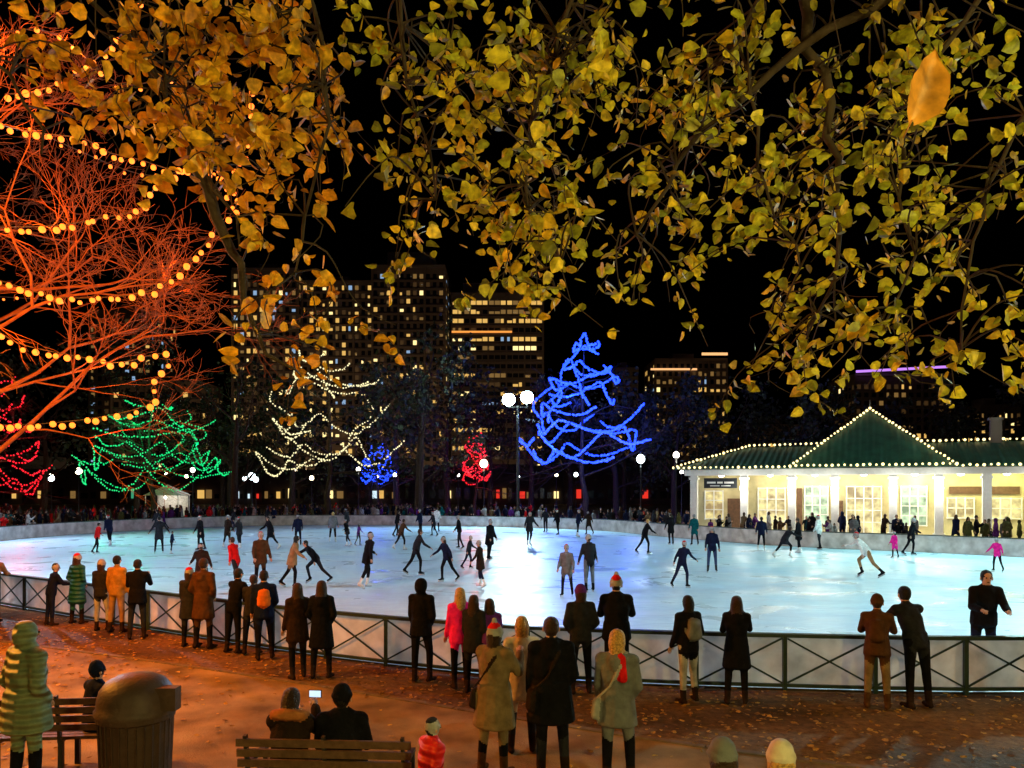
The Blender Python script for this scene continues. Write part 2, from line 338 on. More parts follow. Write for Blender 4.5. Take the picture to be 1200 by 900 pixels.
lit_tree('linden_sapling', -35.5, 76, 12.6, 5.6, 7.6, 7, (.0,.85,.22), 46, .075, .25, 1.1, 240, .6, tiprad=.3, skip=.22, nsw=6, strands=2)
lit_tree('crabapple_tree', -4.1, 84, 9.6, 4.6, 1.7, 8, (1,.01,.015), 51, .085, .24, 1.3, 160, .5, .15, tiprad=.45)
lit_tree('dogwood_tree', -15.0, 86, 8.4, 4.4, 2.0, 7, (.01,.06,1), 52, .085, .24, 2.2, 180, .5, .15, tiprad=.45)
lit_tree('cherry_tree', -42.5, 62, 12.4, 4.0, 5.4, 8, (1,.008,.02), 57, .075, .26, 1.4, 450, .6, .2, tiprad=.4, skip=.15)

# dark background trees
def leaf_quads(C, size, rs):
    shp = np.array([(0,0,0),(.40,.10,.14),(.50,.45,.18),(.30,.80,.12),(0,1.1,-.05),(-.30,.80,.12),(-.50,.45,.18),(-.40,.10,.14)])
    N = len(C); d = rs.normal(size=(N,3)); d[:,2] = d[:,2]*.7-.55; d /= np.linalg.norm(d,axis=1)[:,None]
    q = rs.normal(size=(N,3)); u = np.cross(d, q); u /= np.linalg.norm(u,axis=1)[:,None]; w = np.cross(u, d)
    sz = np.asarray(size)[:,None,None]
    asp = rs.uniform(.75,1.05,size=(N,1,1))
    V = C[:,None,:]+sz*(shp[None,:,0:1]*u[:,None,:]*asp+shp[None,:,1:2]*d[:,None,:]+shp[None,:,2:3]*w[:,None,:]*rs.uniform(-.5,1.9,size=(N,1,1)))
    V = V.reshape(-1,3); F = []
    for i in range(N):
        o = i*8; F.append((o,o+1,o+2,o+3,o+4)); F.append((o,o+4,o+5,o+6,o+7))
    return V, F
darkleaf = mat('dark_foliage', (.035,.045,.02), rough=.8, var=.5, nscale=.5)
be = empty('distant_trees', (0,100,0)); tb = MB(); CC = []
rs = np.random.RandomState(9)
specs = [(-9,74,16,.34),(-13.5,90,16,.3),(-27,94,16,.3),(-45,92,18,.3),(-58,95,19,.3),(2.4,98,15,.3),(12.5,92,14,.3),(19,90,14,.3),(27,94,14,.3),(-70,100,20,.3),(38,100,14,.3),(48,92,14,.3),(60,98,14,.3),(75,100,14,.3),(-36,98,16,.3),(-3,104,17,.3),(8,106,15,.3),(-26,72,14,.3),(-20,108,16,.3),(16,110,15,.3),(33,84,12,.3),(-50,110,17,.3),(-8,96,17,.3),(-40,106,14,.3),(-30,104,13,.3),(22,104,13,.3),(31,108,13,.3),(44,108,13,.3)]
for k, (x, y, h, r_) in enumerate(specs):
    rnd = random.Random(100+k); tips = []
    tb.tube([(x,y,0),(x+rnd.gauss(0,.2),y,h*.35),(x+rnd.gauss(0,.4),y,h*.7)], [r_*1.4,r_,r_*.5], 8, 0, False)
    for i in range(7):
        a = i*1.9; grow(tb, Vector((x,y,h*(.22+.09*i))), Vector((math.cos(a),math.sin(a),.7)).normalized(), h*.2, .13, 3, rnd, .03, 5, .6, tips)
    if k == 17: continue
    tp = np.array([tuple(t) for t in tips])
    CC.append(tp[rs.randint(0,len(tp),950)]+rs.normal(size=(950,3))*.6)
CC = np.concatenate(CC); V, F = leaf_quads(CC, rs.uniform(.25,.6,len(CC)), rs)
tb.build('trunks_and_branches', [barkd], be)
lb = MB(); lb.v = V.tolist(); lb.f = F; lb.m = [0]*len(F); lb.build('foliage', [darkleaf], be)

# ------------------------------------------------------------------ skyline
concrete = mat('tower_concrete', (.15,.12,.09), var=.2, nscale=.05)
darkglass = mat('dark_glass', (.012,.014,.02), rough=.2, var=.3)
faint = glow('window_faint', (.8,.4,.12), .05); dimw = glow('window_dim', (.9,.5,.14), .22); warm = glow('window_warm', (1,.58,.14), .8); bright = glow('window_bright', (1,.76,.30), 1.5); cool = glow('window_cool', (.4,.65,1), .6)
def tower(name, x0, x1, y, dep, h, fh, bw, lit, warmth=.8, crown=None, wz=.55, ww=.55, runs=1, z0=6):
    rnd = random.Random(int(abs(x0)*7+h)); e = empty(name, ((x0+x1)/2,y,0)); b = MB(); wn = MB(); rb = MB()
    b.box(x0,x1,y,y+dep,0,h)
    b.box(x0+(x1-x0)*.3,x0+(x1-x0)*.6,y+dep*.3,y+dep*.7,h,h+4); b.box(x0-.2,x1+.2,y-.2,y+dep+.2,h,h+.9)
    side = 1 if (x0+x1)/2 < 0 else 0
    def facade(P0, ux, uy, L, nx, ny):
        nb = int(L/bw); pw = L/nb; nf = int((h-z0)/fh)
        colb = [rnd.choice([.2,.6,1,1.2,1.7]) for _ in range(nb)]
        for i in range(nf):
            z = z0+i*fh; c = 0
            dens = lit*rnd.choice([.4,.8,1,1.6])
            while c < nb:
                k = rnd.choice([1,1,2,runs]) if runs > 1 else 1
                on = rnd.random() < dens*colb[c]
                t = rnd.random()
                mi = rnd.choice([0,0,0,5]) if not on else (4 if t > .95-.25*(1-warmth) else 3 if t > .74 else 2 if t > .38 else 1)
                if crown and i >= nf-crown and rnd.random() < .65: mi = rnd.choice([1,2,2])
                for j in range(c, min(nb, c+k)):
                    s0 = (j+(1-ww)/2)*pw; s1 = s0+ww*pw*(rnd.choice([1,1,.55]) if on else 1); zz0 = z+.5*(1-wz)*fh; zz1 = zz0+wz*fh*(rnd.choice([1,1,.6]) if on else 1)
                    o = .04
                    wn.add([(P0[0]+ux*s0+nx*o,P0[1]+uy*s0+ny*o,zz0),(P0[0]+ux*s1+nx*o,P0[1]+uy*s1+ny*o,zz0),(P0[0]+ux*s1+nx*o,P0[1]+uy*s1+ny*o,zz1),(P0[0]+ux*s0+nx*o,P0[1]+uy*s0+ny*o,zz1)], [(0,1,2,3)], mi)
                c += k
            rb.beam((P0[0]+nx*.15,P0[1]+ny*.15,z), (P0[0]+ux*L+nx*.15,P0[1]+uy*L+ny*.15,z), .5, .35)
        for j in range(0, nb+1, 3 if runs > 1 else 4):
            rb.beam((P0[0]+ux*j*pw+nx*.2,P0[1]+uy*j*pw+ny*.2,z0), (P0[0]+ux*j*pw+nx*.2,P0[1]+uy*j*pw+ny*.2,h), .5, .55)
    facade((x0,y), 1, 0, x1-x0, 0, -1)
    if side: facade((x1,y), 0, 1, dep, 1, 0)
    else: facade((x0,y), 0, 1, dep, -1, 0)
    b.build('walls', [concrete], e); wn.build('windows', [darkglass, dimw, warm, bright, cool, faint], e); rb.build('floor_bands', [concrete], e)
    return e
tower('apartment_tower', -91, -70, 250, 22, 74, 2.7, 2.1, .34)
tower('apartment_tower', -69.5, -46, 254, 22, 71, 2.7, 2.1, .38)
t3 = tower('apartment_tower', -45.5, -22, 250, 24, 75, 2.7, 2.1, .36)
bx = MB(); bx.box(-41,-26,253,270,75.4,81); bx.build('penthouse', [concrete], t3)
t4 = tower('office_tower', -20.5, 10.5, 262, 28, 69, 3.1, 2.0, .38, crown=3, runs=4, wz=.45, ww=.85)
bx = MB(); bx.box(-17,8,265,285,69.9,74); bx.beam((-20.5,261.3,56.4),(0,261.3,56.4),.3,.6,1); bx.build('crown', [concrete, glow('crown_light',(1,.35,.06),1.1)], t4)
t5 = tower('office_tower', 56, 84, 300, 25, 53, 3.1, 2.3, .40, runs=3)
bx = MB(); bx.beam((54,299,49.5),(72,299,49.5),.4,.7,0); bx.beam((74,299.3,55.5),(84,299.3,55.5),.5,1,0); bx.build('sign_band', [glow('sign_light',(1,.5,.2),1.2)], t5)
tower('office_tower', 42, 51, 310, 22, 51, 3.2, 2.4, .12)
t6 = tower('office_tower', 134, 172, 300, 25, 47, 3.2, 2.8, .12, runs=2)
bx = MB(); bx.beam((134,299,48.6),(170,299,50.5),.5,.9,0); bx.build('roof_light', [glow('violet_light',(.6,.25,1),1.1)], t6)
tower('office_tower', 183, 199, 300, 20, 35, 3.0, 2.2, .65)
tower('office_tower', 92, 124, 310, 20, 28, 3.2, 2.8, .14, runs=2)
tower('office_tower', -165, -141, 300, 22, 72, 3.2, 2.6, .2, warmth=0)
tower('brick_row_building', -125, -98, 240, 20, 36, 3.1, 2.6, .12)
# street-level shops
se = empty('storefront_row', (0,150,0)); sw = MB(); sg = MB(); rnd = random.Random(4)
brickd = mat('dark_brick', (.05,.035,.03), var=.3, nscale=.4)
x = -130
while x < 130:
    wd = rnd.uniform(7,14); hh = rnd.uniform(6,10); sw.box(x, x+wd-.1, 150+rnd.uniform(0,.5), 165, 0, hh)
    n = rnd.randrange(5,9)
    for k in range(n):
        a = x+.5+k*(wd-1)/n; sg.box(a, a+(wd-1)/n*rnd.uniform(.4,.8), 149.7, 149.95, 1.2, rnd.uniform(2.0,3.2), rnd.choice([0]*12+[6,6,1,2,3,4,5]))
    x += wd
sw.build('walls', [brickd], se)
sg.build('shop_windows', [darkglass, warm, bright, glow('shop_white',(.7,.9,1),1), glow('shop_red',(1,.04,.02),.8), glow('shop_green',(.1,.8,.4),.4), dimw], se)
for x in (-80,-45,-8,70,-150):  # added poles with glowing heads, put in to brighten the tower facades
    e = empty('added_facade_light', (x,215,0)); m = MB(); m.tube([(x,215,0),(x,215,9.5),(x,213.5,10)], [.16,.1,.08], 8); m.build('pole', [polem], e)
    q = MB(); q.ball((x,213.3,9.9), .35, 0, 8, 5, (1.5,1,.5)); q.build('head', [glow('facade_light_glow',(1,.7,.35),8)], e); plight('facade_fill', (x,213.3,10.6), 6500, (1,.62,.32), .4, e)
tentm = mat('tent_canvas', (.7,.7,.68), rough=.8)
for k, (x, y) in enumerate([(-39,87)]):
    e = empty('market_tent', (x,y,0)); b = MB()
    for sx in (-1.8,1.8):
        for sy in (-1.5,1.5): b.tube([(x+sx,y+sy,0),(x+sx,y+sy,2.4)], [.05,.05], 6)
    b.add([(x-2,y-1.7,2.4),(x+2,y-1.7,2.4),(x+2,y+1.7,2.4),(x-2,y+1.7,2.4),(x,y,3.6)], [(0,1,4),(1,2,4),(2,3,4),(3,0,4)])
    b.box(x-1.7,x+1.7,y+1.4,y+1.45,0,2.35); b.box(x-1.6,x+1.6,y-1.4,y-1,0,1)
    b.build('canopy_and_counter', [tentm], e); plight('lantern', (x,y-.3,2.1), 70, (1,.93,.75), .15, e)
    q = MB(); q.ball((x,y-.6,2.15), .16); q.build('lantern_bulb', [glow('lantern_glow',(1,.9,.7),20)], e)

# ------------------------------------------------------------------ pavilion
pav = empty('skating_pavilion', (11.8,51,0)); pav.rotation_euler = (0,0,math.radians(-25))
cream = mat('cream_wall', (.52,.44,.24), var=.2, nscale=1.5); white = mat('white_paint', (.78,.77,.72), var=.06)
roofm = mat('green_roof', (.015,.075,.05), rough=.5, var=.35, nscale=1.5)
nt = roofm.node_tree; bb = nt.nodes['Principled BSDF']; tc = nt.nodes.new('ShaderNodeTexCoord'); wv = nt.nodes.new('ShaderNodeTexWave'); wv.inputs['Scale'].default_value = .8
bp = nt.nodes.new('ShaderNodeBump'); bp.inputs['Strength'].default_value = .8; bp.inputs['Distance'].default_value = .06
lnk(nt, tc.outputs['Object'], wv.inputs['Vector']); lnk(nt, wv.outputs['Fac'], bp.inputs['Height']); lnk(nt, bp.outputs[0], bb.inputs['Normal'])
def panemat(name, c0, c1, s):
    m = glow(name, c0, s); nt = m.node_tree; b = nt.nodes['Principled BSDF']; tc = nt.nodes.new('ShaderNodeTexCoord'); n = nt.nodes.new('ShaderNodeTexNoise'); n.inputs['Scale'].default_value = 1.6; n.inputs['Detail'].default_value = 6
    r = nt.nodes.new('ShaderNodeValToRGB'); r.color_ramp.elements[0].position = .38; r.color_ramp.elements[0].color = c1+(1,); r.color_ramp.elements[1].position = .6; r.color_ramp.elements[1].color = c0+(1,)
    lnk(nt, tc.outputs['Object'], n.inputs['Vector']); lnk(nt, n.outputs['Fac'], r.inputs['Fac']); lnk(nt, r.outputs[0], b.inputs['Emission Color']); return m
pane = panemat('pavilion_pane', (1,.86,.34), (.35,.22,.06), .95); paneg = panemat('pavilion_pane_cool', (.7,1,.6), (.12,.25,.12), 1.0); signm = mat('dark_sign', (.02,.025,.03)); wood = mat('brown_door', (.12,.06,.03))
def pchild(mb, name, mats, smooth=False):
    o = mb.build(name, mats, None, smooth); o.parent = pav; return o
b = MB(); b.box(-.6,27,-.6,9.8,0,.18,1); b.box(0,26.4,2.2,9,.18,4.4,0); b.box(-.3,26.7,-.25,.15,4.02,4.42,1); b.box(-.3,-.0,.15,9.2,4.02,4.42,1); b.box(-.2,26.6,.16,2.19,4.3,4.36,1)
pchild(b, 'walls', [cream, white])
c = MB()
for s_ in (.3,3.5,6.4,8.9,12.1,14.5,16.9,19.2,22,25.8):
    c.box(s_-.22,s_+.22,-.2,.24,.18,4.015); c.box(s_-.3,s_+.3,-.28,.32,.18,.55); c.box(s_-.29,s_+.29,-.27,.31,3.75,3.9)
pchild(c, 'columns', [white])
wd = MB(); fr = MB()
def win(x0, x1, z0, z1, m, nx, nz):
    wd.box(x0,x1,2.14,2.19,z0,z1,m)
    for k in range(nx+1):
        t = x0+(x1-x0)*k/nx; fr.box(t-.035,t+.035,2.06,2.135,z0-.05,z1+.05)
    for k in range(nz+1):
        t = z0+(z1-z0)*k/nz; fr.box(x0-.05,x1+.05,2.085,2.13,t-.03,t+.03)
win(.6,1.8,1.1,3.0,0,2,3); win(4.1,5.8,.3,3.2,0,3,4); win(7.0,8.4,.9,3.3,1,3,4); win(9.5,11.5,.3,3.3,0,4,4); win(12.6,14,.9,3.3,1,3,4)
win(15.1,16.5,1.4,2.6,0,3,2); win(17.3,18.9,1.4,2.6,0,3,2); win(19.6,21.5,1.1,3.2,1,3,3); win(22.5,25.3,1.1,3.2,0,4,3)
wd.box(2.1,3.2,2.12,2.19,.2,2.5,2); wd.box(1.0,3.1,-.34,-.27,3.2,3.85,3); wd.box(15.2,18.8,2.05,2.13,2.85,3.3,2); wd.box(6.5,6.85,2.1,2.19,.2,3.2,2); wd.box(8.6,9.3,2.12,2.19,.2,2.4,2)
for k, (l0, l1) in enumerate([(1.2,1.75),(1.85,2.2),(2.3,2.9)]): wd.box(l0,l1,-.35,-.343,3.5,3.62,4)
for k, (l0, l1) in enumerate([(1.4,2.0),(2.1,2.7)]): wd.box(l0,l1,-.35,-.343,3.32,3.38,4)
pchild(wd, 'windows_and_doors', [pane, paneg, wood, signm, white]); pchild(fr, 'window_frames', [white])
rf = MB(); z0 = 4.44
def hip(x0, x1, y0, y1, rx0, rx1, ry, rz, z):
    rf.add([(x0,y0,z),(x1,y0,z),(x1,y1,z),(x0,y1,z),(rx0,ry,rz),(rx1,ry,rz)], [(0,1,5,4),(1,2,5),(2,3,4,5),(3,0,4),(3,2,1,0)])
hip(-.9,8,-.8,9.9,3.2,8,4.55,6.05,z0); hip(13.9,27.6,-.8,9.9,13.9,24.5,4.55,6.1,z0+.004); hip(6.4,15.3,-1.25,10.4,10.84,10.86,4.5,8.3,z0+.03)
pchild(rf, 'roof', [roofm])
ch = MB(); ch.box(17.6,18.2,4.2,4.8,5.8,7.4); ch.box(17.5,18.3,4.1,4.9,7.4,7.55); ch.tube([(10.85,4.5,8.2),(10.85,4.5,9.0)], [.08,.02], 6); pchild(ch, 'chimney', [concrete])
sl_ = MB()
for P_ in ([(-.9,-.8,4.5),(6.4,-.9,4.5)],[(6.4,-1.3,4.55),(15.3,-1.3,4.55)],[(15.3,-.85,4.5),(27.6,-.85,4.5)],[(6.4,-1.25,4.55),(10.85,4.5,8.4)],[(15.3,-1.25,4.55),(10.85,4.5,8.4)],[(-.9,-.8,4.55),(3.2,4.55,6.15)],[(3.2,4.55,6.15),(8.6,4.5,6.2)],[(13.5,4.5,6.2),(24.5,4.55,6.2)]):
    for p in resample([np.array(P_[0]), np.array(P_[1])], .34): sl_.ball((p[0],p[1]-.03,p[2]+.03+R.gauss(0,.015)), R.uniform(.055,.095), 0, 6, 4)
pchild(sl_, 'string_lights', [glow('warm_white_bulb', (1,.82,.34), 2.6)], True)
for s_, pw in ((2,14),(8,20),(13.5,20),(20,60)): l = plight('eave_bulb_light', (s_,-1.6,6.4), pw, (1,.9,.45), .3); l.parent = pav
fx = MB()
for k, (s_, pw) in enumerate([(1.9,24),(5,50),(7.7,170),(10.5,60),(13.3,170),(15.7,75),(18,75),(20.6,95),(24,80)]):
    l = plight('soffit_light', (s_,.75,3.7), pw, (1,.95,.72) if s_ < 14 else (.95,1,.38), .12); l.parent = pav
    fx.ball((s_,.9,4.05), .2, 0, 10, 6, (1,1,.6))
for s_ in (3.5,6.4,8.9,12.1,14.5,19.2): fx.ball((s_,-.42,3.2), .22, 0, 12, 8); l = plight('sconce_light', (s_,-.85,3.1), 75, (1,.97,.88), .15); l.parent = pav
pchild(fx, 'soffit_lamps', [glow('soffit_glow', (1,.95,.8), 14)], True)

# ------------------------------------------------------------------ foreground canopy
def leafy(name, stops, rough=.5):
    m = bpy.data.materials.new(name); m.use_nodes = True; nt = m.node_tree; b = nt.nodes['Principled BSDF']; b.inputs['Roughness'].default_value = rough
    ge = nt.nodes.new('ShaderNodeNewGeometry'); r = nt.nodes.new('ShaderNodeValToRGB'); cr = r.color_ramp
    cr.elements[0].position = 0; cr.elements[0].color = stops[0]+(1,); cr.elements[1].position = 1; cr.elements[1].color = stops[-1]+(1,)
    for k, s_ in enumerate(stops[1:-1]): el = cr.elements.new((k+1)/(len(stops)-1)); el.color = s_+(1,)
    lnk(nt, ge.outputs['Random Per Island'], r.inputs['Fac'])
    tc = nt.nodes.new('ShaderNodeTexCoord'); n = nt.nodes.new('ShaderNodeTexNoise'); n.inputs['Scale'].default_value = 28; n.inputs['Detail'].default_value = 5
    lnk(nt, tc.outputs['Object'], n.inputs['Vector']); mr = nt.nodes.new('ShaderNodeMapRange'); mr.inputs['From Min'].default_value = .3; mr.inputs['From Max'].default_value = .7; mr.inputs['To Min'].default_value = .4; mr.inputs['To Max'].default_value = 1.25
    lnk(nt, n.outputs['Fac'], mr.inputs['Value']); mx = nt.nodes.new('ShaderNodeVectorMath'); mx.operation = 'SCALE'
    lnk(nt, r.outputs[0], mx.inputs[0]); lnk(nt, mr.outputs[0], mx.inputs['Scale']); lnk(nt, mx.outputs[0], b.inputs['Base Color'])
    t = nt.nodes.new('ShaderNodeBsdfTranslucent'); lnk(nt, mx.outputs[0], t.inputs['Color']); ms = nt.nodes.new('ShaderNodeMixShader'); ms.inputs[0].default_value = .35
    lnk(nt, b.outputs[0], ms.inputs[1]); lnk(nt, t.outputs[0], ms.inputs[2]); lnk(nt, ms.outputs[0], nt.nodes['Material Output'].inputs['Surface'])
    return m
LL = leafy('autumn_leaf_orange', [(.50,.17,.005),(.78,.40,.01),(.80,.50,.02),(.6,.25,.01),(.85,.60,.03)])
LY = leafy('autumn_leaf_yellow', [(.32,.34,.01),(.72,.56,.02),(.80,.62,.03),(.42,.44,.02),(.75,.42,.01),(.60,.60,.03),(.16,.17,.01),(.5,.5,.02)])
def canopy(name, trunk, limbs, clusters, lm, seed, size, frac=.72):
    rnd = random.Random(seed); rs = np.random.RandomState(seed)
    e = empty(name, (trunk[0][0],trunk[0][1],0)); br = MB(); br.tube(trunk, [.34,.3,.26,.2], 12, 0, False)
    LP = []
    for L in limbs:
        pts = resample(catmull(L, False, 6), .18); k = len(pts)
        q = [(p[0]+rnd.gauss(0,.02),p[1]+rnd.gauss(0,.02),p[2]+rnd.gauss(0,.02)) for p in pts]
        br.tube(q, [.038*(1-i/k)**1.1+.006 for i in range(k)], 6, 0, False); LP += [np.array(p) for p in q[int(k*.15):]]
    A = np.array(LP); C = []
    for (cx_, cz, rx, rz, n) in clusters:
        for i in range(max(1, int(n*frac))):
            a = rnd.uniform(0,6.283); r_ = rnd.random()**.6
            o = np.array([cx_+rx*r_*math.cos(a), rnd.gauss(4.7,.55), cz+rz*r_*math.sin(a)])
            j = int(np.argmin(np.linalg.norm(A-o, axis=1)+rs.uniform(0,.25,len(A)))); s0 = A[j]
            mid = (s0+o)/2+np.array([rnd.gauss(0,.06),rnd.gauss(0,.05),rnd.uniform(-.02,.14)])
            dn = np.array([rnd.gauss(0,.18),rnd.gauss(0,.14),-rnd.uniform(.08,.34)])
            end = o+dn*.8
            tw = resample(catmull([s0,mid,o,end], False, 4), .08)
            kk = len(tw); br.tube([tuple(p) for p in tw], [.006*(1-i_/kk)+.002 for i_ in range(kk)], 3, 0, False)
            if rnd.random() < .85:
                for m_ in range(rnd.choice([6,9,12,16])):
                    p = tw[min(kk-1, int(kk*(.5+.5*rnd.random())))]; C.append(p+rs.normal(size=3)*.048)
    C = np.array(C); V, F = leaf_quads(C, rs.uniform(.5,1.2,len(C))*size, rs)
    br.build('trunk_and_branches', [barkd], e, True)
    lb = MB(); lb.v = V.tolist(); lb.f = F; lb.m = [0]*len(F); lb.build('leaves', [lm], e)
canopy('linden_tree', [(-5.5,.4,0),(-5.4,.5,3),(-5.2,.7,6),(-5,1,8.5)],
  [[(-5.2,.8,6.5),(-4,3,7),(-2.6,4.4,6.2),(-1.9,4.5,5.3),(-1.6,4.5,4.6)],[(-5,.9,7.5),(-3,3,7.4),(-1.4,4.4,6.4),(-1.1,4.5,5.5),(-1.3,4.6,4.5)],[(-5.1,.9,6),(-4,3,6.2),(-3.2,4.5,5.9),(-2.8,4.6,5.2)],[(-1.9,4.5,5.3),(-1.7,4.6,4.6),(-1.5,4.6,4.1),(-1.3,4.6,3.9)]],
  [(-2.8,5.95,.4,.22,14),(-2.0,5.85,.5,.28,40),(-1.35,5.9,.35,.28,32),(-1.7,5.35,.45,.24,26),(-1.15,5.5,.25,.3,18),(-1.35,4.9,.34,.2,10),(-1.8,4.31,.08,.05,2),(-1.05,4.3,.15,.07,5),(-1.3,4.05,.15,.2,5),(-1.55,3.86,.12,.1,2),(-2.3,5.5,.3,.15,6)], LL, 5, .088, .85)
canopy('linden_tree', [(6,.2,0),(5.9,.3,3),(5.6,.5,6),(5.2,.9,8.5)],
  [[(5.5,.6,6.2),(3.6,3,6.6),(2.6,4.4,5.9),(2.3,4.5,5.1),(2.35,4.5,4.5),(2.1,4.5,4.1)],[(5.3,.8,7),(3,3,7.2),(1.6,4.4,6.3),(1.4,4.5,5.3),(1.75,4.6,4.5)],[(5.2,.9,8),(2,3,7.8),(.6,4.4,6.5),(.2,4.5,5.6),(.1,4.6,4.9),(.3,4.6,4.55)],[(5.2,.9,8),(1,3,8),(-.5,4.4,6.5),(-.6,4.5,5.6),(-.4,4.5,4.9)],[(5.4,.8,6.5),(4,3,6.3),(3.2,4.5,5.6),(2.8,4.6,4.8),(2.7,4.6,4.1)],[(2.9,3.9,6.2),(1.6,4.5,5.7),(1,4.6,5.1),(.75,4.6,4.7)],[(1.6,4.4,6.3),(1.9,4.6,5.4),(2.0,4.7,4.8),(1.9,4.7,4.3)]],
  [(-.6,5.9,.42,.2,18),(.1,5.75,.5,.28,44),(-.4,5.31,.35,.22,18),(-.62,4.74,.18,.11,8),(.2,5.1,.4,.26,34),(.2,4.55,.26,.12,13),(-.22,4.9,.15,.16,6),(.8,5.8,.45,.22,34),(.95,5.25,.3,.2,15),(.6,4.68,.3,.12,10),
   (1.4,5.8,.42,.22,26),(1.5,5.08,.38,.24,20),(2.05,5.72,.46,.26,34),(2.65,5.8,.36,.22,22),(2.25,5.1,.42,.24,22),(2.75,4.96,.26,.3,14),(1.3,4.74,.3,.14,9),(1.95,4.45,.36,.18,15),(2.4,4.58,.3,.18,10),(2.3,4.13,.3,.12,10),(2.6,3.95,.3,.11,9),(1.75,3.92,.3,.05,9),(2.9,4.31,.15,.25,10),(1.8,4.1,.25,.1,8),(1.1,4.35,.1,.1,2)], LY, 8, .076, .86)
# single leaf drifting close to the camera
fl = MB(); ux = Vector((.93,.2,-.3)).normalized(); uy = Vector((.32,.1,.95)).normalized(); uz = ux.cross(uy); rows = []
B0 = Vector((.625,1.2,3.775))
wid = [.03,.16,.25,.29,.30,.29,.27,.23,.17,.09,.01]
for i, wv_ in enumerate(wid):
    v_ = i/10*1.2; row = []
    for j in range(-3,4):
        u_ = wv_*j/3*(1+.04*math.sin(i*2.3+j)); row.append(B0+ux*(u_+.05*math.sin(v_*2.2))*.115+uy*(v_-.03*abs(j))*.112+uz*(abs(u_)*.5+.02*math.sin(i*1.7+j*.9)+(.012 if j == 0 else 0))*.115)
    rows.append(row)
fl.add([p for r_ in rows for p in r_], [(i*7+j,i*7+j+1,(i+1)*7+j+1,(i+1)*7+j) for i in range(10) for j in range(6)])
fl.tube([B0, B0+Vector((-.006,0,-.012)), B0+Vector((-.014,0,-.028))], [.0015,.0012,.001], 5)
fl.build('falling_leaf', [leafy('amber_leaf', [(.60,.24,.01),(.66,.30,.015)])], None, True)
# leaves on the ground
rs = np.random.RandomState(77); pts = []
while len(pts) < 6500:
    x = rs.uniform(-14, 9); y = rs.uniform(4.5, 19)
    f = np.interp(x, [p[0] for p in edge], [p[1] for p in edge]); fy = np.interp(x, [-13.9,-8.65,-4.1,-.6,1.4,4.05,7.9,9], [20.9,17.6,14.8,13.15,12.6,12.2,11.95,12])
    if y > fy-.15: continue
    cl = .5+.5*math.sin(x*1.7+math.sin(y*1.3)*2)*math.sin(y*2.1+x)
    pr = (.3+.7*cl) if y > f else .04+.1*max(0, -x-3.5)
    if rs.rand() < pr: pts.append((x,y,.02))
V, F = leaf_quads(np.array(pts), rs.uniform(.045,.10,len(pts)), rs); V = V.reshape(-1,8,3); V[:,:,2] = .02+np.abs(V[:,:,2]-.02)*.35; V = V.reshape(-1,3)
LG = leafy('fallen_leaf', [(.25,.10,.02),(.66,.36,.06),(.14,.07,.02),(.75,.48,.10),(.4,.2,.03)], .6)
lb = MB(); lb.v = V.tolist(); lb.f = F; lb.m = [0]*len(F); lb.build('fallen_leaves', [LG])

# ------------------------------------------------------------------ people
SEG = 12
def prim_topology():
    f = []
    for j in range(SEG): f.append((0, 1+(j+1) % SEG, 1+j))
    for i in range(5):
        for j in range(SEG):
            a = 1+i*SEG+j; b = 1+i*SEG+(j+1) % SEG; f.append((a,b,b+SEG,a+SEG))
    t = 1+6*SEG
    for j in range(SEG): f.append((t, 1+5*SEG+j, 1+5*SEG+(j+1) % SEG))
    return f
PT = prim_topology(); TH = np.arange(SEG)*2*pi/SEG
class Prim:
    def __init__(s, a, b, ra, rb, m, su=1, sv=1, cap=1.):
        s.a = np.array(a, float); s.b = np.array(b, float); s.ra = ra; s.rb = rb; s.m = m; s.su = su; s.sv = sv; s.cap = cap
        d = s.b-s.a; s.L = np.linalg.norm(d)
        s.w = d/s.L if s.L > 1e-5 else np.array([0,0,1.]); s.L = max(s.L, 1e-5)
        ref = np.array([1,0,0.])
        if abs(s.w[0]) > .85: ref = np.array([0,1,0.])
        u = ref-s.w*np.dot(ref, s.w); s.u = u/np.linalg.norm(u); s.v = np.cross(s.w, s.u)
    def mesh(s):
        V = [s.a-s.w*s.ra*s.cap]
        for c, r, ph in ((s.a,s.ra,-60),(s.a,s.ra,-30),(s.a,s.ra,0),(s.b,s.rb,0),(s.b,s.rb,30),(s.b,s.rb,60)):
            p = math.radians(ph)
            for t in TH: V.append(c+r*(math.cos(p)*(math.cos(t)*s.su*s.u+math.sin(t)*s.sv*s.v)+math.sin(p)*s.cap*s.w))
        V.append(s.b+s.w*s.rb*s.cap); return V
    def dist(s, P):
        q = P-s.a; t = np.clip(q@s.w/s.L, 0, 1); q = q-np.outer(t*s.L, s.w)
        return np.sqrt((q@s.u/s.su)**2+(q@s.v/s.sv)**2+(q@s.w)**2)-(s.ra+(s.rb-s.ra)*t)
